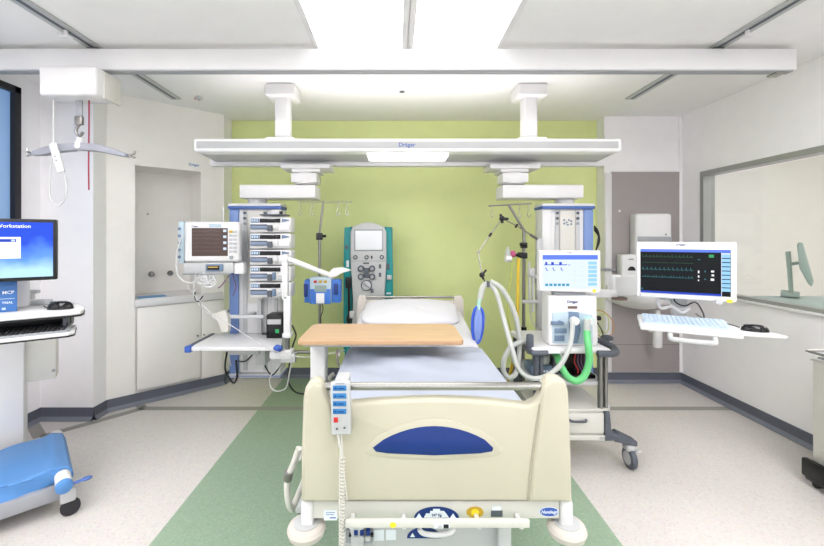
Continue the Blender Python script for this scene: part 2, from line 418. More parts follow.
# skirting
def skirt(name, mbs):
    struct(name, mbs, M['base'])
BH = .105
def sk(p, q):
    d = Vector((q[0] - p[0], q[1] - p[1])); a = math.degrees(math.atan2(d.y, d.x)); L = d.length
    T = frame(p[0], p[1], 0, a)
    poly = [(0, .001), (-.032, .001), (-.032, .005), (-.02, .012), (-.011, .03), (-.009, BH), (0, BH)]
    return T, L, poly
def skirt(name, p, q):
    T, L, poly = sk(p, q)
    o = struct(name, MB(T).prism(poly, 0, L, 'x'), M['base'])
    struct('skirting_cove', MB(T).prism([(-.002, .0015), (-.034, .0015), (-.034, .007), (-.022, .0145), (-.013, .032), (-.002, .032)], 0, L, 'x'), M['cove'], o)
skirt('baseboard_back', (XG0, YB), (XG1, YB))
skirt('baseboard_back_right', (XG1, YP), (XR, YP))
skirt('baseboard_right', (XR, YP), (XR, YF))
skirt('baseboard_diagonal', (AX, AY), (BX, BY))
skirt('baseboard_column_side', (AX, 3.3), (AX, AY))
skirt('baseboard_column', (XL, 3.3), (AX, 3.3))
skirt('baseboard_left', (XL, YF), (XL, 3.3))
skirt('baseboard_return_left', (XG0, BY), (XG0, YB))
skirt('baseboard_front', (XR, YF), (XL, YF))

# taupe splash panel behind the basin
gp = struct('wall_panel', MB().box(X(611, YP), XR - .012, YP - .014, YP, .115, Z(172, YP)), M['greypanel'])
struct('panel_seam', MB().box(X(611, YP), XR - .012, YP - .0148, YP - .01, Z(344.6, YP), Z(344, YP)), M['greyline'], gp)
struct('trim_5', MB().box(X(604.5, YP), X(611, YP), YP - .016, YP, .115, 2.2, .003), M['plastic'])
struct('trim_6', MB().box(XR - .03, XR - .001, YP - .02, YP - .001, .115, CEIL - .01), M['white'])
bs = thing('wall_rail', 'thin grey rail stub crossing the pale edge beside the taupe panel', 'rail', (X(607, YP), YP, Z(270, YP)))
MB().cyl((X(600, YP), YP - .03, Z(269.5, YP)), (X(614, YP), YP - .03, Z(269.5, YP)), .012).box(X(604, YP), X(608, YP), YP - .03, YP - .014, Z(271, YP), Z(268, YP)).build('rail_bar', M['midgrey'], bs)

# niche worktop, cupboard doors, taps
wt = struct('niche_worktop', MB(DF).box(n0, n1, -.0, .43, nz0 - .16, nz0, .004).box(n0 - .005, ds(222), -.035, -.0, nz0 - .07, nz0 + .0, .005), M['plastic'])
wt['kind'] = 'thing'; tag(wt, 'white worktop with a deep front lip inside the wash niche', 'worktop')
bm_ = MB(DF).box(n0 + .03, n0 + .26, .02, .16, nz0 + .001, nz0 + .006, .002).build('counter_strip', M['plasticblue']); tag(bm_, 'bright blue strip lying on the worktop in the wash niche', 'mat')  # thin flat strip of plain bright blue
for (a, b, lab) in ((137, 200.3, 'wide flush white cupboard door under the wash niche'), (201.2, 222, 'narrow flush white cupboard door between the wide door and the green wall')):
    s0, s1 = ds(a), ds(b); d = thing('cupboard_door', lab, 'door', DF @ Vector((s0, 0, .2)), 'cupboard doors under the niche')
    MB(DF).box(s0, s1, -.016, 0, dz(140, 387) - .02, nz0 - .075, .002).build('door_panel', M['diag'], d)
    k = (s0 + .02 if b > 210 else s1 - .03)
    MB(DF).cyl((k, -.03, .55), (k, -.015, .55), .008).build('door_knob', M['steeld'], d)
for i, (px, lab) in enumerate(((156, 'left chrome tap knob in the back of the wash niche'), (171, 'right dark tap knob in the back of the wash niche'))):
    s = n0 + (.2 if i == 0 else .37); zz = nz0 + .19
    t = thing('tap', lab, 'tap', DF @ Vector((s, .42, zz)), 'niche taps')
    MB(DF).cyl((s, .42, zz), (s, .405, zz), .028).build('flange', M['steel'], t)
    MB(DF).cyl((s, .405, zz), (s, .33, zz), .02 if i == 0 else .014, bev=.004).build('handle', M['steeld'] if i == 0 else M['darkgrey'], t)
nb = MB(DF).cyl((n0 + .17, .42, dz(155, 212)), (n0 + .17, .41, dz(155, 212)), .01).build('wall_hook', M['steeld']); tag(nb, 'tiny dark hook on the back of the wash niche', 'hook')
sg = thing('wall_sign', 'small dark blue maker lettering above the wash niche', 'sign', DF @ Vector((ds(193), 0, dz(193, 165))))
MB(DF).box(ds(189.5), ds(198.5), -.003, 0, dz(193, 167), dz(193, 163)).build('plate', M['paper'], sg)
text('Dräger', M['navy'], sg, .034, (ds(194), -.0035, dz(194, 165)), DF)

# ================================================================== CEILING
def ceiling_light(x0, x1, y0, y1, lab, lm='lamp'):
    t = thing('ceiling_light', lab, 'ceiling light', ((x0 + x1) / 2, (y0 + y1) / 2, CEIL), 'flat ceiling light panels')
    MB().box(x0, x1, y0, y1, CEIL - .009, CEIL - .004).build('diffuser', M[lm], t)
    e = .035
    MB().box(x0 - e, x0, y0 - e, y1 + e, CEIL - .012, CEIL, .003).box(x1, x1 + e, y0 - e, y1 + e, CEIL - .012, CEIL, .003).box(x0, x1, y1, y1 + e, CEIL - .012, CEIL, .003).box(x0, x1, y0 - e, y0, CEIL - .012, CEIL, .003).build('frame', M['plastic'], t)
ceiling_light(-.515, .04, 1.45, 2.64, 'large bright ceiling light panel above the left half of the bed')
ceiling_light(.115, .67, 1.45, 2.64, 'large bright ceiling light panel above the right half of the bed')
ceiling_light(-.515, .67, -.6, .55, 'added wide fill light panel on the ceiling behind the viewer')  # unseen panel added overhead as room fill
ceiling_light(-2.4, -1.5, -1.2, 1.7, 'added fill light panel behind the viewer over the window side', 'sidefill')  # unseen side panel, added to brighten the walls
ceiling_light(1.6, 2.5, -1.2, 1.7, 'added fill light panel behind the viewer over the glazed side', 'sidefill')  # its counterpart on the other side, also added for fill
t = thing('ceiling_light', 'added fill light panel in the room beyond the internal window', 'ceiling light', (4.5, 2.6, CEIL))  # unseen panel added so the next room is lit
MB().box(3.9, 5.1, 1.2, 3.2, CEIL - .009, CEIL - .004).build('diffuser', M['farfill'], t)
for (xa, xb, nm) in ((-2.06, -1.97, 'left'), (2.10, 2.19, 'right')):
    t = thing('ceiling_track', 'long grey ceiling track recessed on the %s side' % nm, 'track', ((xa + xb) / 2, 2, CEIL), 'hoist ceiling tracks')
    MB().box(xa, xb, -.5, 3.62, CEIL - .012, CEIL).build('track_profile', M['alu'], t)
    MB().box((xa + xb) / 2 - .012, (xa + xb) / 2 + .012, -.5, 3.6, CEIL - .0135, CEIL - .011).build('slot', M['darkgrey'], t)
    s = 1 if xa > 0 else -1
    xc = (xa + xb) / 2
    MB().box(xc - .008, xc + .008, 2.40, 2.42, CEIL - .05, CEIL - .012, .002).box(xc - .03, xc + .03, 2.39, 2.43, CEIL - .054, CEIL - .05, .001).build('stop', M['plastic'], t)

YT = 2.6
tb = thing('traverse_beam', 'long white hoist traverse beam crossing the room under the ceiling', 'beam', (0, YT, 2.7))
zb, zt = Z(69.5, YT), Z(48.5, YT)
MB().box(-2.9, X(797, YT), YT, YT + .08, zb, zt, .004).build('beam_profile', M['plastic'], tb)
MB().box(-2.9, X(797, YT) - .01, YT + .015, YT + .065, zb - .006, zb + .001).build('slot', M['midgrey'], tb)
for xc in (-2.015, 2.145):
    MB().box(xc - .035, xc + .035, YT + .02, YT + .07, zt - .002, CEIL - .012, .003).build('carriage', M['steeld'], tb)
MB().box(X(779, YT), X(789, YT), YT + .02, YT + .09, zb - .018, zb - .004, .003).build('end_stop', M['steel'], tb)

# hoist motor
hm = thing('hoist_motor', 'white boxy hoist motor hanging under the traverse beam at left', 'hoist', (X(67, 2.5), 2.6, 2.5))
hx0, hx1 = X(38, 2.5), X(96, 2.5)
MB().box(hx0, hx1, 2.5, 2.68, Z(95, 2.5), 2.612, .018, 3).build('casing', M['plastic'], hm)
MB().box(hx1 - .012, hx1 + .012, 2.56, 2.715, 2.425, 2.602, .008).build('side_plate', M['plasticw'], hm)
yh = 2.6
MB().box(X(76, yh), X(82.5, yh), yh - .003, yh + .003, Z(118, yh), Z(92, yh)).build('strap', M['midgrey'], hm)
MB().box(X(75.5, yh), X(83, yh), yh - .012, yh + .012, Z(125, yh), Z(116, yh), .006).build('buckle', M['steeld'], hm)
MB().tube([W(80, 124, yh), W(77, 128, yh), W(76.5, 133, yh), W(80, 136, yh), W(83, 132, yh)], .009).build('hook', M['steeld'], hm)
MB().tube([W(89, 90, yh), W(89, 120, yh), W(88.6, 160, yh), W(88.8, 190, yh)], .0045).build('pull_cord', M['red'], hm)
sb = thing('spreader_bar', 'grey curved sling hanger bar with silver hooks at both ends', 'hanger', W(80, 150, yh))
top = [(34, 151.5), (45, 147.5), (60, 144.2), (80, 143), (100, 144.5), (118, 150), (128, 154)]
bot = [(128, 157.5), (116, 155.5), (100, 152), (80, 150.5), (60, 152.5), (45, 155.5), (34, 155.8)]
MB().prism([(X(a, yh), Z(b, yh)) for a, b in top + bot], yh - .025, yh + .025, 'y', .009).build('bar', M['grey_bar'], sb)
MB().ball(W(80, 146, yh), (.034, .032, .036)).cyl(W(80, 138, yh), W(80, 142, yh), .02).build('swivel', M['plastic'], sb)
for (px, py, s) in ((34, 153.7, -1), (128, 155.7, 1)):
    for a in (-1, 1):
        MB().tube([W(px - s, py, yh), W(px + 3 * s, py + a, yh), W(px + 6 * s, py + 2 * a, yh), W(px + 7 * s, py - 2 + 3 * a, yh)], .007).build('hook', M['steel'], sb)
hs = thing('hoist_handset', 'white hoist handset with looped cable hooked over the spreader bar', 'handset', W(57, 150, 2.56))
yq = 2.565
T_ = Matrix.Translation(W(57.5, 158, yq)) @ Matrix.Rotation(math.radians(-17), 4, 'Y')
MB(T_).box(-.025, .025, -.014, .008, -.1, .1, .012, 3).build('body', M['plastic'], hs)
for dz_ in (-.012, -.04): MB(T_).cyl((.0, -.0145, dz_ + .02), (.0, -.018, dz_ + .02), .006).build('button', M['midgrey'], hs)
MB().tube([W(63, 171, yq), W(66, 182, yq), W(66, 195, yq), W(60, 205, yq), W(52, 202, yq), W(49.5, 188, yq), W(51, 165, yq), W(53, 148, yq), W(53.5, 120, yq), W(54, 97, yq)], .005).build('cable', M['wire'], hs)

dt = thing('smoke_detector', 'small white smoke detector on the ceiling in front of the green wall', 'detector', W(402, 88, 3.4))
yy = 1.28 * F / (CY - 88)
MB().lathe((X(402, yy), yy, CEIL - .03), [(.001, 0), (.03, 0), (.035, .006), (.06, .018), (.062, .03)]).build('housing', M['plastic'], dt)
MB().cyl((X(402, yy), yy, CEIL - .036), (X(402, yy), yy, CEIL - .028), .022).build('sensor', M['darkgrey'], dt)
yy = 1.28 * F / (CY - 97)
sp = MB().cyl((X(199, yy), yy, CEIL - .02), (X(199, yy), yy, CEIL), .03).cyl((X(199, yy), yy, CEIL - .035), (X(199, yy), yy, CEIL - .02), .01).build('sprinkler', M['plasticg']); tag(sp, 'tiny ceiling sprinkler near the niche wall', 'sprinkler')
sp2 = MB().cyl((X(194, yy), yy + .03, CEIL - .01), (X(194, yy), yy + .03, CEIL), .012).build('indicator_lamp', M['pink']); tag(sp2, 'tiny red indicator beside the ceiling sprinkler', 'indicator')

# ================================================================== SUPPLY BEAM
YR0, YR1 = 3.1, 3.52
rz0_, rz1_ = Z(151.5, YR0), Z(138, YR0)
rx0, rx1 = X(192.5, YR0), X(622.5, YR0)
sbm = thing('supply_beam', 'wide white medical supply beam hung on two posts above the bed', 'supply beam', ((rx0 + rx1) / 2, 3.3, rz0_))
MB().box(rx0, rx1, YR0, YR1 - .06, rz0_, rz1_, .022, 3).build('profile', M['glosswhite'], sbm)
MB().box(rx0 + .03, rx1 - .03, YR0 - .004, YR0 + .01, Z(148.5, YR0), Z(141.2, YR0), .008).build('front_inset', M['plasticg'], sbm)
MB().prism([(YR0 + .02, rz0_ + .004), (YR1 - .04, rz0_ - .012), (YR1 - .04, rz0_ + .03), (YR0 + .02, rz0_ + .03)], rx0 + .02, rx1 - .02, 'x').build('underside_panel', M['plasticg'], sbm)
MB().box(rx0 - .03, rx1 + .05, YR1 - .07, YR1, rz0_ - .05, rz0_ + .05, .01).box(rx0 + .02, rx1 - .02, YR1 - .08, YR1 - .05, rz0_ - .02, rz0_ - .012, .003).build('rear_rail', M['plastic'], sbm)
MB().box(X(368, 3.25), X(447, 3.25), YR0 + .04, YR0 + .26, rz0_ - .028, rz0_ + .0, .012, 3).build('lamp_lens', M['lamp2'], sbm)
MB().box(rx0 + .25, rx1 - .25, YR0 + .08, YR0 + .3, rz1_, rz1_ + .012, .003).build('uplight_lens', M['uplamp'], sbm)
text('Dräger', M['blue'], sbm, .046, (X(407, YR0), YR0 - .005, Z(145, YR0)))
for px in (283.5, 528.5):
    yp = 3.37; xc = X(px, yp)
    MB().box(xc - .06, xc + .06, yp - .06, yp + .06, rz1_ + .02, 2.72, .02, 3).build('post', M['plastic'], sbm)
    MB().box(xc - .125, xc + .125, yp - .12, yp + .12, 2.70, CEIL, .02).build('ceiling_bracket', M['plastic'], sbm)
    MB().box(xc - .12, xc + .12, yp - .12, yp + .12, rz1_ - .005, rz1_ + .05, .015).build('foot_bracket', M['plastic'], sbm)

# pendants
YC = 3.5
def pendant(xn, xarm0, xarm1, xcol, lab, side, xt0, xt1):
    t = thing('supply_pendant', lab, 'pendant', (xcol, YC, .35), 'ceiling supply pendants')
    yt = 3.45
    MB().box(xt0, xt1, yt - .13, yt + .13, Z(170, 3.4), rz0_ - .05, .012).box((xt0 + xt1) / 2 - .12, (xt0 + xt1) / 2 + .12, yt - .11, yt + .11, Z(173, 3.4), Z(169, 3.4), .008).build('trolley', M['plastic'], t)
    MB().cyl((xn, yt, Z(184, 3.4)), (xn, yt, Z(168, 3.4)), .1, n=24).box(xn - .11, xn + .11, yt - .1, yt + .1, Z(183, 3.4), Z(173.5, 3.4), .01).build('bearing', M['plastic'], t)
    MB().box(xarm0, xarm1, yt - .12, yt + .12, Z(198, 3.33), Z(184.5, 3.33), .012).build('arm', M['plastic'], t)
    xd = xcol
    MB().cyl((xd, yt, Z(204, 3.4)), (xd, yt, Z(197, 3.4)), .08, n=24, bev=.008).build('neck', M['plasticg'], t)
    zt_ = Z(205, YC - .1); zb_ = .36
    w = .225
    MB().box(xcol - w, xcol + w, YC - .13, YC + .06, zt_ - .012, zt_ + .012, .008).build('cap', M['plastic'], t)
    MB().box(xcol - w - .003, xcol + w + .003, YC - .135, YC + .063, zt_ - .036, zt_ - .012, .006).build('cap_band', M['bluedk'], t)
    MB().box(xcol - w + .04, xcol + w - .04, YC - .1, YC + .05, zb_, zt_ - .03, .01).build('column', M['plastic'], t)
    for s in (-1, 1):
        MB().box(xcol + s * (w - .045) - .04, xcol + s * (w - .045) + .04, YC - .118, YC + .055, zb_, zt_ - .036, .008).build('side_flank', M['bluecol'] if s == side else M['plastic'], t)
        xs = xcol + s * .088
        MB().box(xs - .018, xs + .018, YC - .108, YC - .095, zb_ + .02, zt_ - .04, .003).build('equipment_rail', M['plasticg'], t)
        for k in range(3):
            MB().cyl((xs, YC - .118, zt_ - .07 - k * .045), (xs, YC - .1, zt_ - .07 - k * .045), .012).build('socket', M['darkgrey'] if k < 2 else M['midgrey'], t)
    MB().box(xcol - .065, xcol + .065, YC - .112, YC - .095, zb_ + .6, zt_ - .05, .004).build('panel', M['plasticw'], t)
    for (dx, dzz) in ((-.03, -.13), (-.01, -.15), (.01, -.13), (.03, -.14), (.0, -.17), (-.03, -.16), (.03, -.165)):
        MB().cyl((xcol + dx, YC - .118, zt_ + dzz), (xcol + dx, YC - .11, zt_ + dzz), .008, n=10).build('control', M['paleblue2'], t)
    MB().box(xcol - w, xcol + w, YC - .14, YC + .06, zb_ - .03, zb_ - .002, .01).build('foot_plate', M['plastic'], t)
    MB().box(xcol - w - .003, xcol + w + .003, YC - .143, YC + .063, zb_ - .02, zb_ - .01, .004).build('foot_band', M['bluedk'], t)
    return t
xl_ = X(255.5, YC - .1); xr_ = X(567, YC - .1)
pendant(X(305, 3.4), X(239, 3.33), X(317, 3.4), xl_, 'white and blue supply column on the left holding syringe pumps', -1, X(280, 3.32), X(330, 3.32))
pendant(X(514, 3.4), X(500.5, 3.4), X(584, 3.33), xr_, 'white and blue supply column on the right behind the ventilator', 1, X(490, 3.32), X(541, 3.32))

# ================================================================== LEFT PENDANT EQUIPMENT
def pump(z0, label, cap):
    x0, x1 = X(250.5, 3.22), X(291.5, 3.22); y0, y1 = 3.2, 3.34; h = .122
    t = thing('syringe_pump', label, 'syringe pump', ((x0 + x1) / 2, 3.28, z0), 'syringe pumps stacked on the left column')
    MB().box(x0, x1, y0, y1, z0, z0 + h, .01).build('casing', M['plastic'], t)
    w = x1 - x0
    MB().box(x0 + .01, x0 + .08, y0 - .004, y0 + .005, z0 + .078, z0 + .112, .003).build('keypad', M['paleblue2'], t)
    for k in range(3): MB().box(x0 + .016 + k * .02, x0 + .03 + k * .02, y0 - .006, y0, z0 + .086, z0 + .104, .002).build('key', M['keyblue'], t)
    MB().box(x0 + .083, x0 + .25, y0 - .004, y0 + .005, z0 + .078, z0 + .112, .002).build('display', M['blackgloss'], t)
    for k in range(7): MB().box(x0 + .09 + k * .022, x0 + .106 + k * .022, y0 - .0055, y0 - .003, z0 + .087, z0 + .103).build('digit', M['s_pump'], t)
    MB().prism([(x0 + .262, z0 + .112), (x0 + .262, z0 + .08), (x1 - .012, z0 + .093), (x1 - .012, z0 + .1)], y0 - .005, y0 + .004, 'y').build('key_panel', M['paleblue2'], t)
    MB().box(x0 + .006, x1 - .006, y0 - .002, y0 + .004, z0 + .008, z0 + .07, .002).build('syringe_bay', M['plastic'], t)
    MB().cyl((x0 + .015, y0 - .012, z0 + .04), (x0 + .15, y0 - .012, z0 + .04), .017, n=14).build('syringe', M['slate'], t)
    MB().box(x0 + .012, x0 + .145, y0 - .02, y0, z0 + .05, z0 + .064, .003).build('barrel_clamp', M['darkgrey'], t)
    MB().box(x0 + .15, x0 + .188, y0 - .026, y0, z0 + .006, z0 + .058, .006).build('clamp', M['darkgrey'], t)
    if cap:
        MB().ball((x0 + .215, y0 - .01, z0 + .046), (.026, .03, .03)).build('plunger_head', M['plastic'], t)
        MB().box(x0 + .235, x1 - .008, y0 - .016, y0, z0 + .016, z0 + .06, .008).build('drive_cover', M['plastic'], t)
    else:
        MB().box(x0 + .19, x0 + .215, y0 - .03, y0, z0 + .012, z0 + .072, .005).build('plunger_head', M['paleblue2'], t)
        MB().box(x0 + .235, x1 - .03, y0 - .016, y0, z0 + .012, z0 + .046, .004).build('drive_cover', M['plasticg'], t)
ptop = Z(216.5, 3.2); pst = 16.3 / F * 3.2
ord_ = ['at the top of', 'second from the top of', 'in the middle of', 'fourth from the top of', 'at the bottom of']
for i in range(5):
    pump(ptop - (i + 1) * pst + .004, 'white syringe pump %s the stack on the left column' % ord_[i], i < 3)
rk = thing('pump_rack', 'slim white docking rack holding the five stacked syringe pumps', 'rack', (-1.05, 3.38, 1.0))
MB().box(X(252, 3.38), X(288, 3.38), 3.38, 3.4, ptop - 5 * pst - .02, ptop + .01, .004).build('back_plate', M['plastic'], rk)
MB().box(X(262, 3.3), X(288, 3.3), 3.24, 3.37, ptop + .012, ptop + .022, .003).build('top_handle', M['darkgrey'], rk)
MB().cyl((X(281, 3.3), 3.3, ptop + .02), (X(281, 3.3), 3.3, ptop + .05), .014).build('clamp_knob', M['black'], rk)
MB().box(X(258, 3.38), X(262, 3.38), 3.36, 3.39, Z(332, 3.38), Z(299, 3.38)).box(X(275, 3.38), X(278, 3.38), 3.36, 3.39, Z(332, 3.38), Z(299, 3.38)).build('support', M['plasticg'], rk)

# shelf
st = thing('pendant_shelf', 'white shelf with blue corner bumpers fixed to the left supply column', 'shelf', (-1.2, 3.2, .7))
sz = .706
MB().prism([(X(187.5, 2.95), 2.95), (X(281, 2.95), 2.95), (X(283, 3.36), 3.36), (X(213, 3.44), 3.36)], sz - .03, sz, 'z', .005).build('shelf_top', M['plastic'], st)
MB().box(X(187.5, 2.95) - .012, X(187.5, 2.95) + .02, 2.94, 3.36, sz - .033, sz + .006, .005).build('side_rail', M['darkgrey'], st)
MB().box(X(187, 2.95) - .012, X(191.5, 2.95), 2.93, 2.99, sz - .04, sz + .008, .008).build('corner_bumper', M['blue'], st)
MB().ball((X(277.5, 2.95), 2.95, sz - .012), (.032, .03, .03)).cyl((X(277.5, 2.95), 2.95, sz - .012), (X(282, 2.95), 2.95, sz - .004), .02).build('corner_bumper', M['blue'], st)
MB().box(X(270, 2.99), X(292, 2.99), 2.97, 3.07, sz - .1, sz - .035, .01).build('bracket', M['plastic'], st)
MB().box(X(288, 3.2), X(302, 3.2), 2.98, 3.03, sz - .13, sz - .06, .008).build('mount_plate', M['plasticg'], st)
MB().box(-1.35, -1.1, 3.18, 3.4, sz - .13, sz - .03, .01).box(-1.14, -1.06, 3.2, 3.38, sz - .22, sz - .1, .006).build('underframe', M['plasticg'], st)
MB().box(-1.36, -1.0, 3.345, 3.395, sz - .13, sz - .0, .006).build('rail_clamp', M['plasticg'], st)
dv = thing('gas_monitor', 'small black device with a green light standing on the white shelf', 'device', (-1.02, 3.22, sz))
MB().box(X(266, 3.2), X(282, 3.2), 3.2, 3.34, sz + .0, sz + .19, .008).build('casing', M['black'], dv)
MB().box(X(267.5, 3.2), X(281, 3.2), 3.193, 3.2, sz + .115, sz + .155, .003).build('label_strip', M['plasticg'], dv)
MB().box(X(275.5, 3.2), X(279, 3.2), 3.194, 3.2, sz + .045, sz + .075).build('green_light', M['s_green'], dv)
MB().box(X(263, 3.2), X(268, 3.2), 3.17, 3.2, sz + .035, sz + .05, .003).build('latch', M['black'], dv)

# tall white jointed arm in front of the column
ja = thing('jointed_arm', 'white jointed arm rising beside the shelf and reaching over towards the dialysis machine', 'arm', W(287, 345, 3.0))
ya = 2.99
MB().box(X(283.2, ya), X(290, ya), ya, ya + .06, Z(338, ya), Z(296, ya), .008).box(X(282.4, ya), X(291, ya), ya - .01, ya + .07, Z(338, ya), Z(333, ya), .006).build('post', M['plastic'], ja)
MB().box(X(281.4, ya), X(287.5, ya), ya + .0, ya + .05, Z(300, ya), Z(257, ya), .01).build('upper_post', M['plastic'], ja)
MB().cyl((X(284.5, ya), ya - .01, Z(258, ya)), (X(284.5, ya), ya + .06, Z(258, ya)), .03, bev=.006).build('elbow', M['plastic'], ja)
p0 = Vector((X(285, ya), ya + .02, Z(258, ya))); p1 = Vector((X(332, ya), ya + .02, Z(276.5, ya)))
MB().cyl(p0, p1, .022, .019, bev=.004).build('boom', M['plastic'], ja)
MB().prism([(X(a, ya), Z(b, ya)) for a, b in ((328, 274), (333, 268.5), (342, 267.5), (351, 270.5), (343, 272.5), (336, 276.5), (330, 278))], ya - .03, ya + .06, 'y', .008).build('head', M['plastic'], ja)
MB().cyl((X(286.5, ya), ya + .03, sz - .06), (X(286.5, ya), ya + .03, Z(338, ya)), .018).build('pin', M['steeld'], ja)

# IV pole left
ip = thing('drip_pole', 'thin steel drip pole with hook bar standing behind the blue infusion pump', 'drip pole', W(320, 330, 3.4), 'drip poles')
yi = 3.4
MB().cyl(W(319.5, 232, yi), W(320, 355, yi), .012).build('lower_tube', M['steeld'], ip)
MB().cyl(W(323.5, 201, yi), W(319.5, 234, yi), .009).build('upper_tube', M['steeld'], ip)
MB().box(X(316.5, yi), X(322.5, yi), yi - .02, yi + .02, Z(240, yi), Z(233, yi), .004).cyl(W(320, 236, yi), W(326, 236, yi), .012).build('clamp', M['black'], ip)
MB().cyl(W(297, 202, yi), W(352, 202, yi), .004).build('hook_bar', M['steel'], ip)
for px in (300, 312, 338, 347): MB().tube([W(px, 202, yi), W(px, 208, yi), W(px - 1.5, 213, yi), W(px + .5, 215.5, yi), W(px + 2, 212, yi)], .003, n=6).build('hook', M['steel'], ip)
MB().cyl(W(320, 352, yi), (xl_ + .15, yi, Z(352, yi)), .014).build('mount_arm', M['steeld'], ip)

# blue infusion pump on the drip pole
yb = 3.33
bp = thing('infusion_pump', 'blue infusion pump with grey display clamped to the drip pole', 'infusion pump', W(321, 303, yb))
MB().box(X(311.5, yb), X(332.5, yb), yb - .07, yb + .04, Z(303, yb), Z(276.5, yb), .01).build('casing', M['paleblue'], bp)
for (a, b, c) in ((305.5, 312, 279), (332, 341.5, 279)): MB().box(X(a, yb), X(b, yb), yb - .05, yb + .04, Z(302, yb), Z(c, yb), .01).build('blue_side', M['pumpblue'], bp)
MB().box(X(305.5, yb), X(309, yb), yb - .065, yb - .04, Z(296, yb), Z(283, yb), .004).box(X(335, yb), X(339, yb), yb - .065, yb - .04, Z(294, yb), Z(283, yb), .004).build('clip', M['navy'], bp)
MB().box(X(312, yb), X(332, yb), yb - .075, yb - .06, Z(302.5, yb), Z(288, yb), .004).build('front_panel', M['pumpblue'], bp)
MB().box(X(316.5, yb), X(328, yb), yb - .08, yb - .07, Z(290.5, yb), Z(284.5, yb), .002).build('display', M['s_lcdg'], bp)
MB().box(X(318, yb), X(326, yb), yb - .082, yb - .07, Z(302, yb), Z(292, yb), .003).build('keypad', M['plastic'], bp)
for i, px in enumerate((315.5, 320.5, 325.5)): MB().box(X(px, yb), X(px + 3, yb), yb - .0745, yb - .068, Z(282, yb), Z(279.5, yb), .002).build('window', M['gold'] if i else M['redbtn'], bp)
MB().tube([W(322, 303, yb), W(323, 310, yb), W(320.5, 318, yb), W(320.6, 330, yb)], .004).build('cable', M['wirek'], bp)
MB().box(X(318, 3.38), X(323, 3.38), yb + .03, 3.41, Z(292, 3.38), Z(286, 3.38), .004).build('pole_clamp', M['darkgrey'], bp)

# left patient monitor
ML = frame(X(183.5, 3.08), 3.08, 0, 6) @ Matrix.Diagonal((.95, 1, 1, 1))
zlo, zhi = Z(262, 3.1), Z(221.5, 3.1)
pm = thing('patient_monitor', 'white patient monitor with dark brown screen turned towards the bed at left', 'patient monitor', (ML @ Vector((.22, .1, zlo))))
MB(ML).box(0, .44, 0, .10, zlo, zhi, .022, 3).build('casing', M['plastic'], pm)
MB(ML).prism([(.06, zlo + .03), (.39, zlo + .03), (.37, zhi - .03), (.08, zhi - .03)], .1, .15, 'y', .01).build('rear_housing', M['plasticg'], pm)
sc = MB(ML).box(.066, .35, -.004, .004, Z(256, 3.1), Z(228, 3.1), .001).build('screen', M['s_brown'], pm)
mb = MB(ML)
for k in range(6):
    zz = Z(231 + k * 4, 3.1)
    pts = [(.075 + i * .008, -.0055, zz + (random.uniform(-.004, .006) if k < 3 else random.uniform(-.002, .003))) for i in range(28)]
    mb.tube(pts, .0008, n=4, smooth=0)
mb.build('traces', M['s_brown2'], sc)
for k in range(4): MB(ML).box(.315, .34, -.006, -.003, Z(232 + k * 6, 3.1), Z(229.5 + k * 6, 3.1)).build('readout', M['s_grey'], sc)
for r_ in range(6):
    for c_ in range(2):
        MB(ML).box(.360 + c_ * .034, .389 + c_ * .034, -.004, .002, Z(233 + r_ * 4, 3.1), Z(230.4 + r_ * 4, 3.1), .002).build('key', M['keygrey'] if (r_ or c_ == 1) else M['gold'], pm)
MB(ML).cyl((.38, -.018, Z(257.5, 3.1)), (.38, 0, Z(257.5, 3.1)), .014).build('dial', M['midgrey'], pm)
MB(ML).box(.2, .3, -.003, 0, zhi - .045, zhi - .018, .002).build('label_strip', M['paleblue'], pm)
text('Dräger', M['navy'], pm, .018, (.09, -.002, zhi - .038), ML)
MB(ML).cyl((.3, .05, zhi), (.3, .05, zhi + .09), .004).cyl((.3, .05, zhi + .07), (.3, .05, zhi + .12), .008).build('antenna', M['plastic'], pm)
MB(ML).box(-.045, -.002, .01, .09, zlo - .01, zhi + .0, .008).build('connector_block', M['paleblue'], pm)
for k in range(5): MB(ML).cyl((-.035, .004, zlo + .04 + k * .055), (-.035, .02, zlo + .04 + k * .055), .012).build('socket', M['paleblue2'], pm)
MB(ML).box(.2, .32, .14, .4, zlo + .1, zlo + .15, .006).box(.26, .32, .3, .46, zlo + .08, zlo + .17, .006).build('mount_arm', M['plasticg'], pm)
dm = thing('docking_module', 'grey module with a small lit display under the left patient monitor', 'module', ML @ Vector((.2, .1, zlo - .1)))
MB(ML).box(-.01, .39, .015, .16, zlo - .092, zlo - .004, .01).build('casing', M['plasticg'], dm)
MB(ML).box(.17, .31, .005, .02, zlo - .075, zlo - .018, .004).build('display_bezel', M['paleblue2'], dm)
MB(ML).box(.185, .28, .002, .01, zlo - .062, zlo - .03).build('display', M['blackgloss'], dm)
MB(ML).box(.19, .27, .000, .004, zlo - .045, zlo - .037).build('digits', M['s_amber'], dm)
MB(ML).box(.39, .47, .03, .12, zlo - .1, zlo - .01, .01).build('cable_hub', M['plastic'], dm)
MB(ML).box(-.01, .37, .0, .016, zlo - .1, zlo - .09, .003).build('base_plate', M['midgrey'], dm)
cb = thing('sensor_cables', 'bunched white sensor leads hanging under the left monitor module', 'cables', W(206, 280, 3.12))
for k in range(20):
    a = random.uniform(0, 2 * PI); rr = random.uniform(.015, .045); c = W(206 + random.uniform(-6, 6), 279 + random.uniform(-3, 5), 3.13)
    pts = [c + Vector((rr * math.cos(a + j * 1.05) * 1.2, random.uniform(-.02, .02), rr * math.sin(a + j * 1.05))) for j in range(7)]
    MB().tube(pts, .006, n=6, smooth=3).build('lead', M['plastic'], cb)
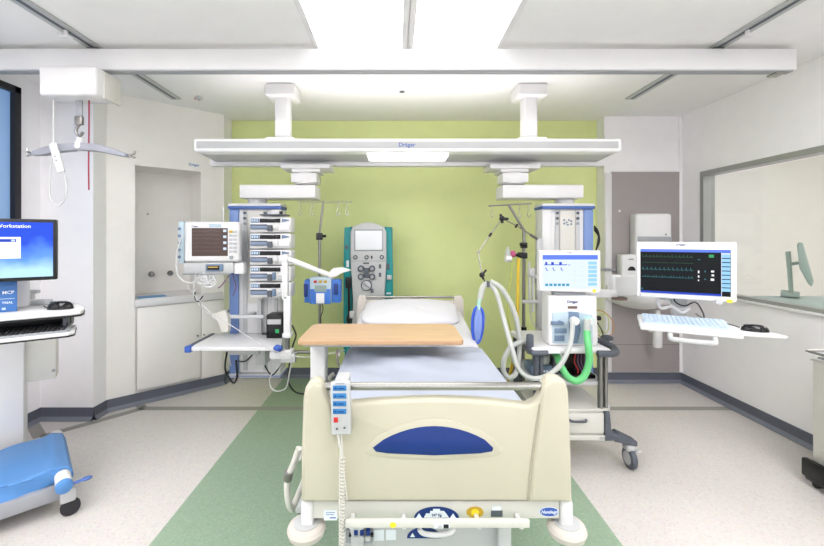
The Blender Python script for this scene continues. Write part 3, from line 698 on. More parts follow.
MB().tube([W(183, 235, 3.05), W(177, 252, 3.05), W(178, 275, 3.05), W(190, 283, 3.08), W(200, 277, 3.1)], .006, n=6).build('lead', M['wire'], cb)
MB().tube([W(196, 272, 3.1), W(194, 290, 3.1), W(198, 303, 3.1), W(207, 312, 3.1), W(220, 322, 3.1)], .0035, n=6).build('lead', M['wire'], cb)
MB().tube([W(195, 292, 3.1), W(195, 298, 3.1), W(198, 301.5, 3.1), W(203, 296, 3.1)], .005, n=6).build('dark_lead', M['wirek'], cb)
MB().tube([W(232, 262, 3.15), W(229, 275, 3.15), W(222, 285, 3.15), W(218, 288, 3.15)], .005, n=6).build('dark_lead', M['wirepurple'], cb)
MB().tube([W(234, 262, 3.15), W(233, 275, 3.2), W(236, 287, 3.2), W(233, 296, 3.2)], .004, n=6).build('dark_lead', M['wirepurple'], cb)
MB().tube([W(227, 274, 3.15), W(233, 271, 3.2), W(237, 276, 3.2)], .005, n=6).build('dark_lead', M['wirepurple'], cb)
MB().cyl(W(206, 273, 3.13), W(206, 278, 3.13), .02).build('collar', M['plastic'], cb)
hb = thing('accessory_rail', 'thin white horizontal rail with bracket above the left shelf', 'rail', W(240, 317, 3.25))
MB().box(X(218, 3.25), X(264, 3.25), 3.24, 3.27, Z(318.5, 3.25), Z(315, 3.25), .006).box(-1.25, -1.2, 3.25, 3.41, Z(318.5, 3.25), Z(315, 3.25), .004).build('bar', M['plasticg'], hb)
MB().prism([(X(a, 3.2), Z(b, 3.2)) for a, b in ((212, 314), (225, 310), (228, 318), (228, 332), (221, 332), (217, 320), (212, 319))], 3.2, 3.26, 'y', .006).build('bracket', M['plasticw'], hb)
MB().cyl(W(224.5, 312, 3.25), W(229, 312, 3.25), .02).build('clamp_knob', M['darkgrey'], hb)
cs = thing('loose_cables', 'black and white cables looping down below the left shelf', 'cables', W(280, 360, 3.1))
MB().tube([W(186, 285, 3.0), W(210, 312, 2.98), W(232, 326, 2.9), W(262, 345, 2.9), W(281, 353, 2.9), W(300, 357, 2.85), W(318, 356, 2.7), W(345, 350, 2.7)], .003).build('white_cable', M['wire'], cs)
MB().tube([W(282, 352, 3.0), W(280, 365, 3.1), W(271, 375, 3.1), W(270, 385, 3.1), W(276, 391, 3.1), W(286, 388, 3.1), W(289, 375, 3.1), W(292, 360, 3.1)], .005).build('white_cable', M['wire'], cs)
MB().tube([W(292, 325, 3.15), W(296, 335, 3.15), W(293, 345, 3.15), W(290, 360, 3.15), W(288, 380, 3.15), W(294, 391, 3.15), W(303, 394, 3.0), W(312, 393, 2.8)], .007).build('black_cable', M['wirek'], cs)
MB().tube([W(283, 360, 3.2), W(276, 372, 3.2), W(270, 374, 3.2), W(262, 360, 3.3), W(256, 352, 3.35), W(246, 361, 3.3), W(238, 361, 3.3)], .006).build('black_cable', M['wirek'], cs)
MB().tube([W(227, 352, 3.35), W(225, 368, 3.35), W(229, 378, 3.35), W(234, 383, 3.35), W(237, 376, 3.35), W(236, 360, 3.38)], .008).build('black_cable', M['wirek'], cs)
MB().tube([W(229, 318, 3.3), W(226, 335, 3.35), W(228, 350, 3.35), W(231, 366, 3.35)], .005).build('white_cable', M['wire'], cs)

# ================================================================== DIALYSIS MACHINE
yd = 3.88
dm = thing('dialysis_machine', 'tall teal and white dialysis machine standing behind the head of the bed', 'dialysis machine', (X(368, yd), 4.0, 0))
zd = Z(222.5, yd)
def Pd(a, b): return (X(a, yd), Z(b, yd))
MB().box(X(344, yd), X(392.5, yd), yd + .03, yd + .24, .16, Z(227, yd), .012).build('body', M['teal'], dm)
MB().prism([Pd(344.2, 228), Pd(352, 226.5), Pd(352, 352), Pd(343.4, 352), Pd(343.4, 265)], yd - .005, yd + .06, 'y', .01).prism([Pd(385, 226.5), Pd(391.5, 228), Pd(393, 265), Pd(393, 352), Pd(385, 352)], yd - .005, yd + .06, 'y', .01).build('teal_side', M['teal'], dm)
top = [(351.5, 352), (353.5, 300), (351, 262), (351, 232), (353, 227)] + [(353 + 31 * i / 8, 227 - 4.6 * math.sin(PI * i / 8)) for i in range(1, 8)] + [(384, 227), (386.5, 232), (386.5, 262), (384.5, 300), (386, 352)]
MB().prism([Pd(a, b) for a, b in top], yd - .05, yd + .08, 'y', .012, 3).build('front_panel', M['plasticg'], dm)
sc = MB().box(X(354.7, yd), X(383.3, yd), yd - .056, yd - .04, Z(251, yd), Z(229.5, yd), .006).build('screen_bezel', M['midgrey'], dm)
MB().box(X(355.8, yd), X(382.3, yd), yd - .06, yd - .05, Z(249.8, yd), Z(230.8, yd), .003).build('screen', M['lcd'], sc)
for (a, b, r) in ((356, 257, 2.2), (367, 257, 2.2), (382, 256.8, 2.2)):
    o = MB().cyl((X(a, yd), yd - .065, Z(b, yd)), (X(a, yd), yd - .045, Z(b, yd)), r / F * yd, bev=.004).build('dial', M['darkgrey'], dm)
    MB().cyl((X(a, yd), yd - .068, Z(b, yd)), (X(a, yd), yd - .06, Z(b, yd)), r * .45 / F * yd).build('dial_cap', M['plasticg'], o)
MB().box(X(371.4, yd), X(372.8, yd), yd - .056, yd - .045, Z(258.5, yd), Z(255.5, yd)).build('indicator', M['black'], dm)
MB().box(X(351.5, yd), X(386, yd), yd - .053, yd - .045, Z(261, yd), Z(260.5, yd)).build('seam', M['midgrey'], dm)
for (a, b) in ((361.5, 268), (372.5, 268), (361.5, 276), (372.5, 276)):
    o = MB().cyl((X(a, yd), yd - .08, Z(b, yd)), (X(a, yd), yd - .045, Z(b, yd)), 3.1 / F * yd, bev=.005, n=20).build('pump_head', M['darkgrey'], dm)
    MB().cyl((X(a, yd), yd - .085, Z(b, yd)), (X(a, yd), yd - .07, Z(b, yd)), 1.7 / F * yd, n=16).build('head_cap', M['midgrey'], o)
MB().box(X(364.5, yd), X(369.5, yd), yd - .07, yd - .045, Z(277, yd), Z(267.5, yd), .005).build('clamp_block', M['darkgrey'], dm)
MB().box(X(363.5, yd), X(369.5, yd), yd - .055, yd - .045, Z(263.4, yd), Z(262.2, yd)).build('label_strip', M['black'], dm)
o = MB().cyl((X(367, yd), yd - .07, Z(284.5, yd)), (X(367, yd), yd - .045, Z(284.5, yd)), 5.4 / F * yd, n=24, bev=.004).build('blood_pump', M['darkgrey'], dm)
MB().cyl((X(367, yd), yd - .078, Z(284.5, yd)), (X(367, yd), yd - .06, Z(284.5, yd)), 4.5 / F * yd, n=24).build('rotor_face', M['plasticg'], o)
MB(Matrix.Translation((X(367, yd), yd - .08, Z(284.5, yd))) @ Matrix.Rotation(.6, 4, 'Y')).box(-.035, .035, -.012, .004, -.006, .006, .003).build('rotor_arm', M['midgrey'], o)
MB().box(X(371, yd), X(374, yd), yd - .06, yd - .045, Z(292, yd), Z(288, yd), .003).build('catch', M['darkgrey'], dm)
for b in (266, 274.3): MB().box(X(379, yd), X(381.4, yd), yd - .055, yd - .045, Z(b + 2, yd), Z(b - 2, yd)).build('switch', M['darkgrey'], dm)
MB().box(X(345.5, yd), X(348, yd), yd - .015, yd, Z(249, yd), Z(245, yd), .003).build('port', M['darkgrey'], dm)
MB().box(X(346.5, yd), X(349, yd), yd - .015, yd, Z(267, yd), Z(260.5, yd), .002).build('label', M['paper'], dm)
MB().box(X(346, yd), X(351.4, yd), yd - .05, yd, Z(288, yd), Z(277, yd), .008).cyl(W(349, 288, yd - .04), W(349, 325, yd - .04), .012).box(X(347, yd), X(352, yd), yd - .05, yd, Z(322, yd), Z(316, yd), .006).build('clamp_arm', M['black'], dm)
MB().box(X(350, yd), X(355, yd), yd - .07, yd - .03, Z(317, yd), Z(310, yd), .01).build('holder', M['plastic'], dm)
MB().box(X(386.8, yd), X(389.5, yd), yd - .015, yd, Z(269.5, yd), Z(263.5, yd), .003).build('port', M['darkgrey'], dm)
MB().box(X(387, yd), X(391.6, yd), yd - .035, yd, Z(279.5, yd), Z(275, yd), .006).build('clip', M['plasticg'], dm)
MB().box(X(386.5, yd), X(391, yd), yd - .015, yd, Z(294, yd), Z(292.5, yd)).build('label', M['paper'], dm)
MB().box(X(345, yd), X(392, yd), yd - .04, yd + .3, .1, .18, .02).build('base', M['plasticg'], dm)
for (a, b) in ((347, 0), (390, 0), (347, .24), (390, .24)):
    MB().cyl((X(a, yd) - .015, yd + b, .05), (X(a, yd) + .015, yd + b, .05), .05, n=20, bev=.006).box(X(a, yd) - .02, X(a, yd) + .02, yd + b - .03, yd + b + .03, .06, .11, .004).build('castor', M['darkgrey'], dm)

# ================================================================== BED
yf = 1.42
bed = thing('hospital_bed', 'cream hospital bed with moulded footboard and navy inlay in the middle of the room', 'bed', (.13, 2.4, 0))
def Pf(a, b, y=yf): return (X(a, y), Z(b, y))
out = [(302.5, 502), (303, 450), (304.5, 400), (306.5, 389), (311, 382), (317, 379.5), (322.5, 382), (326.5, 389), (329, 397), (333, 403), (341, 405.5), (352, 404), (380, 401.5), (409, 400), (437, 399.3), (465, 400), (490, 401.5), (518, 405), (528, 405.5), (536, 401), (541, 393), (543, 384), (547, 379), (553, 377), (560, 378.5), (565, 383), (567.5, 392), (569.5, 440), (571, 502)]
out = [(437 + (a - 437) * 1.014, b) for a, b in out]
fb = MB().prism([Pf(a, b) for a, b in out], yf, yf + .055, 'y', .014, 3).build('footboard', M['cream'], bed)
lens = [(373, 447)] + [(375 + 118 * i / 14, 446 - 20.5 * math.sin(PI * (i / 14)) ** .72) for i in range(1, 14)] + [(493, 447), (492, 450.5), (480, 452.5), (434, 454.5), (388, 452.5), (376, 450.8)]
rim = [(434 + (a - 434) * 1.16, 444 + (b - 444) * 1.35 + (1.2 if b > 446 else 0)) for a, b in lens]
MB().prism([Pf(a, b) for a, b in rim], yf - .004, yf + .01, 'y', .003).build('inlay_rim', M['cream'], fb)
MB().prism([Pf(a, b) for a, b in lens], yf - .0075, yf + .01, 'y', .002).build('inlay', M['navy'], fb)
def seam(pts):
    return MB().tube([(X(a, yf), yf - .0005, Z(b, yf)) for a, b in pts], .0022, n=6, smooth=4)
seam([(539.5, 404), (536, 425), (531, 460), (527, 501)]).build('groove', M['creamd'], fb)
seam([(334, 404), (338, 425), (343, 460), (347, 501)]).build('groove', M['creamd'], fb)
# smooth swollen side pillars
for pl in ([(541, 400), (544, 386), (550, 380), (557, 378.5), (563, 380.5), (567.5, 390), (569.5, 440), (571, 500), (529, 500), (533, 460), (538, 425)], [(303, 500), (304, 440), (305, 398), (308, 387), (314, 382), (321, 385), (326, 394), (330, 404), (335, 425), (341, 460), (345, 500)]):
    MB().prism([Pf(a, b) for a, b in pl], yf - .012, yf + .01, 'y', .011, 3).build('side_pillar', M['cream'], fb)
MB().cyl((X(325, yf) - .01, yf + .03, Z(389.3, yf)), (X(545, yf) + .01, yf + .03, Z(389.3, yf)), .0145, n=18).build('handle_bar', M['steel'], fb)
# cross rail under the footboard
yr = 1.44
MB().box(X(312, yr), X(560, yr), yr, yr + .05, Z(519, yr), Z(501, yr), .006).build('foot_rail', M['plasticw'], bed)
MB().box(X(345, 1.37), X(530, 1.37), 1.37, 1.384, Z(528.5, 1.37), Z(520.3, 1.37), .004).build('front_bar', M['plasticw'], bed)
for a in (352, 404, 478, 520):
    MB().box(X(a, 1.4) - .008, X(a, 1.4) + .008, 1.38, yr, Z(525, 1.4) - .003, Z(520.5, 1.4), .004).build('bar_bracket', M['plastic'], bed)
ch = MB().prism([(X(a, 1.5), Z(b, 1.5)) for a, b in ((345, 524), (512, 522), (509, 542), (500, 548), (345, 552))], 1.5, 1.56, 'y', .008).build('chassis_cover', M['plasticg'], bed)
def ell(px, py, rx, ry, y, m, nm, par, n=28, half=False, th=.002):
    pts = []
    for i in range(n + 1 if half else n):
        a = (PI * i / n) if half else 2 * PI * i / n
        pts.append((X(px + rx * math.cos(a), y), Z(py - ry * math.sin(a), y)))
    return MB().prism(pts, y - th, y + .003, 'y').build(nm, m, par)
e = ell(549, 511.5, 9.8, 4.9, yr, M['paper'], 'oval_badge', bed); ell(549, 511.5, 9.2, 4.3, yr, M['blue'], 'badge_face', e, th=.003)
text('Huntleigh', M['paper'], e, .016, (X(549, yr), yr - .0035, Z(511.5, yr)), shear=.4, name='badge_script')
e = ell(475, 512, 8.6, 5.6, yr, M['gold'], 'gold_badge', bed); ell(475, 512, 4, 3.3, yr, M['yellowl'], 'badge_face', e, th=.003)
MB().box(X(491, yr), X(502.5, yr), yr - .002, yr, Z(516.5, yr), Z(510.5, yr)).build('dark_label', M['darkgrey'], bed)
MB().box(X(492, yr), X(501, yr), yr - .002, yr, Z(510, yr), Z(506, yr)).build('small_label', M['paper'], bed)
e = ell(436.5, 518, 22.5, 11.5, yr, M['navy'], 'load_badge', bed, half=True)
MB().prism([(X(a, yr), Z(b, yr)) for a, b in ((424, 517), (426, 513), (430, 513), (430, 510.5), (433, 510.5), (433, 508.5), (440, 508.5), (440, 510.5), (444, 510.5), (446, 513), (449, 517))], yr - .003, yr, 'y').build('bed_symbol', M['paper'], e)
text('247 Kg', M['navy'], e, .0125, (X(436.5, yr), yr - .0035, Z(514.6, yr)), name='load_text')
for a in (419, 453):
    MB().prism([(X(a - 3, yr), Z(517.5, yr)), (X(a + 3, yr), Z(517.5, yr)), (X(a, yr), Z(512.8, yr))], yr - .003, yr, 'y').build('warning_triangle', M['paper'], e)
e = MB().box(X(434, 1.37), X(449.5, 1.37), 1.368, 1.37, Z(528, 1.37), Z(523.5, 1.37)).build('bar_label', M['paper'], bed)
MB().prism([(X(437, 1.37), Z(527, 1.37)), (X(443, 1.37), Z(527, 1.37)), (X(440, 1.37), Z(524.3, 1.37))], 1.3672, 1.37, 'y').build('warning_triangle', M['plasticg'], e)
MB().box(X(443.4, 1.37), X(448.6, 1.37), 1.3672, 1.37, Z(527.7, 1.37), Z(523.9, 1.37)).build('black_square', M['black'], e)
ell(393, 525, 3.2, 2.6, 1.37, M['yellowl'], 'yellow_dot', bed)
e = ell(424, 538, 17, 11, 1.5, M['navy'], 'chassis_badge', bed, half=True)
MB().prism([(X(a, 1.5), Z(b, 1.5)) for a, b in ((410, 536.5), (415, 536.5), (412.5, 532.5))], 1.497, 1.5, 'y').build('warning_triangle', M['paper'], e)
MB().tube([(X(a, 1.47), 1.47, Z(b, 1.47)) for a, b in ((419, 529), (424, 533.5), (438, 535), (450, 533), (455, 528))], .009).build('release_handle', M['plastic'], bed)
MB().box(X(346, 1.49), X(373, 1.49), 1.482, 1.5, Z(542, 1.49), Z(529, 1.49), .004).build('socket_panel', M['midgrey'], bed)
for a in (356, 362, 368):
    o = MB().box(X(a - 2, 1.47), X(a + 2, 1.47), 1.466, 1.484, Z(535, 1.47), Z(530, 1.47), .002).build('blue_socket', M['navy'], bed)
    MB().cyl((X(a, 1.47), 1.462, Z(537.5, 1.47)), (X(a, 1.47), 1.48, Z(537.5, 1.47)), .009).build('socket_ring', M['plasticg'], o)
for a in (350, 372): MB().cyl((X(a, 1.47), 1.468, Z(535.5, 1.47)), (X(a, 1.47), 1.48, Z(535.5, 1.47)), .005).build('screw', M['black'], bed)
MB().box(X(374, 1.5), X(384, 1.5), 1.497, 1.5, Z(540, 1.5), Z(529.5, 1.5)).box(X(386, 1.5), X(396, 1.5), 1.497, 1.5, Z(539.5, 1.5), Z(529.5, 1.5)).build('data_plate', M['paper'], bed)
e = MB().box(X(324, yr), X(337, yr), yr - .002, yr, Z(520, yr), Z(510, yr)).build('rail_label', M['paper'], bed)
MB().box(X(326, yr), X(335, yr), yr - .0025, yr, Z(512.6, yr), Z(512, yr)).box(X(326, yr), X(334, yr), yr - .0025, yr, Z(514.6, yr), Z(514, yr)).box(X(330, yr), X(336, yr), yr - .0025, yr, Z(518, yr), Z(516.8, yr)).build('printed_lines', M['bluedk'], e)
# bumpers
for (px, s, yq_) in ((306.5, -1, 1.45), (566.5, 1, 1.45)):
    xc = X(px, yq_); zc = Z(528, yq_)
    MB().lathe((xc, yq_, zc), [(.001, -.03), (.045, -.03), (.064, -.02), (.07, 0), (.064, .014), (.05, .02), (.001, .021)], 32).build('bumper', M['creamh'], bed)
    MB().box(xc - s * .005 - .022, xc - s * .005 + .022, yq_ - .02, yq_ + .03, zc + .015, Z(498, yq_), .01, 3).build('bumper_post', M['plastic'], bed)
    MB().cyl((xc, yq_, zc + .018), (xc, yq_, zc + .024), .046, n=28).build('bumper_cap', M['plasticg'], bed)
# deck, frame
x0b, x1b = -.32, .575
MB().box(x0b + .04, x1b - .04, yf + .06, 3.42, .56, .62, .01).build('side_frame', M['plasticw'], bed)
MB().box(x0b + .01, x1b - .01, yf + .1, 2.54, .64, .668, .008).box(x0b + .1, x1b - .1, yf + .12, 2.5, .61, .65, .005).build('deck', M['plasticw'], bed)
BT = Matrix.Translation((0, 2.56, .654)) @ Matrix.Rotation(math.radians(7), 4, 'X')
MB(BT).box(x0b + .01, x1b - .01, 0, .8, -.014, .014, .008).build('backrest', M['plasticw'], bed)
for s in (x0b + .12, x1b - .12):
    MB().cyl((s, 2.85, .62), (s, 3.1, .71), .018).build('backrest_strut', M['steeld'], bed)
MB().box(-.22, .48, 1.7, 3.2, .2, .3, .02).build('base_frame', M['plasticg'], bed)
for y in (2.0, 2.95): MB().box(.03, .23, y - .09, y + .09, .28, .57, .01).build('lift_column', M['plasticw'], bed)
for (x, y) in ((-.2, 1.75), (.46, 1.75), (-.2, 3.15), (.46, 3.15)):
    o = MB().box(x - .03, x + .03, y - .04, y + .04, .13, .21, .01).build('castor', M['plasticg'], bed)
    MB().cyl((x - .018, y, .075), (x + .018, y, .075), .075, n=24, bev=.006).build('wheel', M['darkgrey'], o)
for x in (-.17, .38): MB().box(x, x + .05, 1.47, 1.75, .24, .56, .006).build('pedal_bracket', M['plasticg'], bed)
# folded side rails
for s, (xa) in ((-1, X(293, 1.62)), (1, x1b + .035)):
    pts = [(xa + (.04 if s < 0 else -.0), 1.56, .69), (xa + (.015 if s < 0 else 0), 1.57, .62), (xa - (.01 if s < 0 else 0), 1.58, .56), (xa - (.012 if s < 0 else 0), 1.58, .50), (xa - (.005 if s < 0 else 0), 1.6, .43), (xa + (.0), 1.7, .41), (xa, 2.4, .41), (xa, 2.5, .45), (xa, 2.5, .62), (xa - s * .03, 2.5, .66)]
    MB().tube(pts, .013, n=10).build('side_rail', M['plasticw'], bed)
    MB().cyl((xa - (.004 if s < 0 else 0), 1.572, .59), (xa - (.01 if s < 0 else 0), 1.58, .555), .018).build('rail_joint', M['steeld'], bed)
    for y in (1.9, 2.15, 2.38):
        MB().cyl((xa, y, .41), (xa, y, .56), .009).build('rail_spindle', M['plasticw'], bed)
    MB().cyl((xa, 1.72, .56), (xa, 2.5, .56), .011).build('rail_tube', M['plasticw'], bed)
    for y in (1.8, 2.4): MB().box(min(xa, xa - s * .07), max(xa, xa - s * .07), y - .012, y + .012, .57, .595, .003).build('rail_hinge', M['plasticg'], bed)
MB().tube([W(339, 366, 2.05), W(337.5, 360, 2.1), W(337, 352, 2.15), W(338.5, 350, 2.2), W(339.5, 356, 2.2)], .006).build('line_clip', M['steel'], bed)
# headboard
yh_ = 3.43
hbz = Z(295.5, yh_)
hb = MB().box(X(366, yh_), X(454, yh_), yh_ + .005, yh_ + .035, .55, Z(300.5, yh_), .008)
hb.prism([(X(a, yh_), Z(b, yh_)) for a, b in ((356, 375), (357, 300), (359, 296), (362, 295), (365, 296.5), (367, 302), (368.5, 375))], yh_ - .01, yh_ + .04, 'y', .014, 3)
hb.prism([(X(a, yh_), Z(b, yh_)) for a, b in ((465, 375), (463.6, 300), (461.6, 296), (458.5, 295), (455, 296.5), (453, 302), (451.5, 375))], yh_ - .01, yh_ + .04, 'y', .014, 3)
hb = hb.build('headboard', M['creamh'], bed)
MB().cyl((X(366, yh_), yh_ + .015, Z(297.4, yh_)), (X(454, yh_), yh_ + .015, Z(297.4, yh_)), .011).build('handle_bar', M['steel'], hb)

# mattress following the deck and the raised backrest
mt = MB()
mx0, mx1 = -.305, .55
def mz(y): return .668 if y <= 2.5 else .668 + (y - 2.5) * math.tan(math.radians(7)) * min(1, (y - 2.5) / .12 + .2)
def msurf(lo, hi, y0, y1, xa, xb, r=.05, amp=0, seed=0):
    # closed rounded slab; u round the cross-section, v along the bed
    def fn(u, v):
        y = y0 + (y1 - y0) * v
        a = 2 * PI * u; cx, cz = math.cos(a), math.sin(a)
        p = .22
        w = (xb - xa) / 2; h = (hi - lo) / 2
        sx = math.copysign(abs(cx) ** p, cx); sz_ = math.copysign(abs(cz) ** (p * 1.6), cz)
        endf = min(1, min(v, 1 - v) * (y1 - y0) / r + .0)
        k = math.sqrt(max(0, 1 - (1 - endf) ** 2))
        x = (xa + xb) / 2 + sx * (w - r * (1 - k) * .6)
        z = mz(y) + (lo + hi) / 2 + sz_ * (h - r * (1 - k))
        if amp and cz > 0:
            z += amp * (math.sin(9 * x + 3 * math.sin(4 * y + seed)) * math.sin(7 * y + 2 * math.sin(5 * x)) + .5 * math.sin(23 * y + 8 * x))
        return (x, y, z)
    m = MB(); m.surf(fn, 72, 60); return m
m1 = msurf(.0, .142, 1.56, 3.4, mx0, mx1)
mt = m1.build('mattress', M['sheet']); tag(mt, 'white sheeted mattress on the hospital bed with raised head end', 'mattress')
# pale blue draw sheet: open shell over the top and sides of the mattress
def ds_fn(u, v):
    y = 1.565 + (2.5 + .012 * math.sin(9 * u) + .006 * math.sin(31 * u) - 1.565) * v
    s = -1 + 2 * u; w = (mx1 - mx0) / 2 + .006; L = w + .1
    d = s * L; xc = (mx0 + mx1) / 2
    if abs(d) <= w - .03: x = xc + d; z = .816
    else:
        t = (abs(d) - (w - .03)) / .047
        if t <= 1: x = xc + math.copysign(w - .03 + .03 * math.sin(t * PI / 2), d); z = .816 - .03 * (1 - math.cos(t * PI / 2))
        else: x = xc + math.copysign(w, d); z = .786 - (t - 1) * .047
    top = max(0, 1 - max(0, abs(d) - w + .08) / .08)
    yy = (y - 1.9)
    z += top * (.014 * math.sin(14 * y + 2.6 * math.sin(4 * x + .7)) * math.exp(-((y - 2.2) / .28) ** 2) + .009 * math.sin(21 * y - 9 * x) * math.exp(-((y - 2.28) / .2) ** 2) + .003 * math.sin(38 * y + 13 * x + 3 * math.sin(6 * x)) * math.exp(-((y - 2.25) / .2) ** 2) + .015)
    if v < .02: z -= .02
    return (x, y, z)
s = MB().surf(ds_fn, 110, 90).build('draw_sheet', M['drawsheet'], sharp=80); tag(s, 'pale blue draw sheet spread over the foot half of the mattress', 'sheet')
so = s.modifiers.new('thickness', 'SOLIDIFY'); so.thickness = .003; so.offset = 1
# pillow
def pil(u, v):
    a = 2 * PI * u; b = PI * (v - .5)
    cx, cy_ = math.cos(a), math.sin(a)
    p = .42
    ex = math.copysign(abs(cx) ** p, cx); ey = math.copysign(abs(cy_) ** p, cy_)
    cb, sb_ = math.cos(b), math.sin(b)
    rr = abs(cb) ** .55
    x = .375 * ex * rr; y = .215 * ey * rr
    corner = (abs(ex * ey)) ** 3 * rr
    z = .068 * math.copysign(abs(sb_) ** .9, sb_) * (1 - .1 * abs(ex)) * (1 - .5 * corner)
    x *= 1 + .07 * corner; y *= 1 + .09 * corner
    x += .006 * math.sin(20 * y); z += .006 * math.sin(13 * x + 2) * math.cos(9 * y)
    if z > 0: z -= .014 * math.exp(-((x - .02) / .1) ** 2 - ((y + .12) / .1) ** 2)
    return (x, y, z)
PT = Matrix.Translation((X(410, 3.2), 3.16, .925)) @ Matrix.Rotation(math.radians(12), 4, 'X')
p = MB(PT).surf(pil, 96, 48).build('pillow', M['pillow'], sharp=180); tag(p, 'plump white pillow leaning on the headboard at the head of the bed', 'pillow')
# bed hand control
yk = 1.385
hc = thing('bed_handset', 'grey bed hand control with four blue buttons hooked over the footboard rail', 'handset', W(341, 380, yk))
MB(Matrix.Translation((X(341, yk), yk, Z(407, yk))) @ Matrix.Rotation(math.radians(-1.5), 4, 'Y')).box(-.034, .034, -.012, .016, -.093, .089, .006, 3).build('casing', M['plasticg'], hc)
MB().box(X(335, yk), X(348, yk), yk + .01, yk + .085, Z(383, yk), Z(380, yk), .003).box(X(335, yk), X(348, yk), yk + .078, yk + .085, Z(391, yk), Z(380, yk), .003).build('hook', M['plasticg'], hc)
for i in range(4):
    b0 = 384.2 + i * 7.7
    o = MB().box(X(333.5, yk), X(346.8, yk), yk - .0155, yk - .01, Z(b0 + 5, yk), Z(b0, yk), .001).build('blue_button', M['btnblue'], hc)
    MB().prism([(X(334.5, yk), Z(b0 + 3, yk)), (X(338, yk), Z(b0 + 3, yk)), (X(336, yk), Z(b0 + 1.3, yk))], yk - .0165, yk - .0155, 'y').box(X(339, yk), X(344.5, yk), yk - .0165, yk - .0155, Z(b0 + 3, yk), Z(b0 + 2, yk)).build('symbol', M['navy'], o)
MB().box(X(334.3, yk), X(338.6, yk), yk - .0165, yk - .01, Z(420.5, yk), Z(415.8, yk), .001).build('red_button', M['redbtn'], hc)
for a, b in ((337.5, 427), (345, 426)): MB().box(X(a - 1, yk), X(a + 1, yk), yk - .015, yk - .01, Z(b + .8, yk), Z(b - .8, yk)).build('indicator', M['darkgrey'], hc)
MB().box(X(336, yk), X(345, yk), yk - .0145, yk - .011, Z(382.6, yk), Z(381.6, yk)).build('label_line', M['midgrey'], hc)
MB().tube([W(338, 433, yk), W(339.5, 445, yk), W(341, 450, yk), W(340.5, 459, yk)], .005).build('cord', M['plasticw'], hc)
MB().tube([W(341, 433, yk), W(342, 445, yk), W(343.5, 470, yk + .01), W(347, 500, yk + .01)], .003).build('cord', M['plasticw'], hc)
c0 = W(342, 458, yk); c1 = W(341.8, 565, yk - .01)
pts = []
NT = 30
for i in range(NT * 8 + 1):
    t_ = i / (NT * 8); c = c0.lerp(c1, t_); a = 2 * PI * i / 8
    pts.append((c.x + .0095 * math.cos(a), c.y + .0095 * math.sin(a), c.z))
MB().tube(pts, (.0026), n=5, smooth=0).build('coiled_cord', M['plasticw'], hc)

# ================================================================== OVERBED TABLE
tz = .96; ty0, ty1 = 2.16, 2.58
ot = thing('overbed_table', 'overbed table with pale beech top and white post across the bed', 'overbed table', (X(317, 2.37), 2.37, 0))
tpoly = [(X(297.5, ty0), ty0 + .01), (X(299, ty0), ty0), (X(461, ty0), ty0), (X(463.8, ty0), ty0 + .015), (X(463.8, ty0), ty1 - .05), (X(463.8, ty0) - .03, ty1), (X(297.5, ty0) + .03, ty1), (X(297.5, ty0), ty1 - .04)]
MB().prism(tpoly, tz - .003, tz, 'z').build('table_top', M['wood'], ot)
MB().prism(tpoly, tz - .026, tz - .003, 'z', .002).build('top_edge', M['woodedge'], ot)
MB().box(X(303, ty0 + .02), X(440, ty0 + .02), ty0 + .03, ty1 - .03, tz - .045, tz - .026, .006).build('under_frame', M['plasticg'], ot)
MB().box(X(310, 2.33), X(325.5, 2.33), 2.33, 2.42, .42, tz - .04, .012, 3).build('post', M['plastic'], ot)
MB().box(X(308.5, 2.32), X(327, 2.32), 2.32, 2.43, .09, .5, .012, 3).build('post_sleeve', M['plasticg'], ot)
xb0 = X(310, 2.33) - .02
MB().box(xb0, .3, 2.33, 2.42, .08, .13, .01).box(xb0, xb0 + .06, 2.06, 2.68, .08, .12, .01).build('base', M['plasticg'], ot)
for (x, y) in ((xb0 + .03, 2.09), (xb0 + .03, 2.65), (.27, 2.375)):
    MB().cyl((x - .012, y, .04), (x + .012, y, .04), .04, n=20).box(x - .016, x + .016, y - .02, y + .02, .05, .085, .003).build('castor', M['darkgrey'], ot)

# ================================================================== VENTILATOR CART
vc = thing('ventilator_cart', 'white and grey equipment cart with drawer under the ventilator', 'cart', (1.16, 2.85, 0))
vx0, vx1, vy0, vy1 = .895, 1.40, 2.58, 3.1
ct = .797
MB().box(vx0, vx1, vy0, vy1, ct - .035, ct, .012, 3).build('worktop', M['plastic'], vc)
MB().tube([(vx0 + .09, vy0 - .012, ct - .025), (vx0 + .01, vy0 - .014, ct - .025), (vx0 - .008, vy0 + .02, ct - .025), (vx0 - .01, vy0 + .14, ct - .025)], .018, n=10).build('corner_handle', M['darkgrey'], vc)
MB().tube([(vx1 - .09, vy0 - .012, ct - .03), (vx1 - .0, vy0 - .014, ct - .03), (vx1 + .055, vy0 + .03, ct - .025), (vx1 + .06, vy0 + .12, ct - .01), (vx1 + .02, vy0 + .24, ct + .0)], .022, n=10).build('corner_handle', M['darkgrey'], vc)
MB().box(X(548, vy0), X(560, vy0), vy0 - .002, vy0 + .003, ct - .03, ct - .014).build('label', M['paper'], vc)
for (x, y) in ((vx0 + .03, vy0 + .03), (vx1 - .05, vy0 + .03), (vx0 + .03, vy1 - .05), (vx1 - .05, vy1 - .05)):
    MB().cyl((x, y, .2), (x, y, ct - .02), .018, n=14).cyl((x + .035, y, .2), (x + .035, y, ct - .02), .014, n=14).build('post', M['steeld'] if x > 1.2 else M['darkgrey'], vc)
MB().cyl((vx0 + .0, vy0 + .06, ct - .05), (vx0 + .0, vy0 + .06, ct + .08), .024, n=20, bev=.01).build('post_cap', M['darkgrey'], vc)
MB().box(vx0 + .01, vx1 - .01, vy0 + .03, vy1, .545, .57, .006).build('shelf', M['plasticg'], vc)
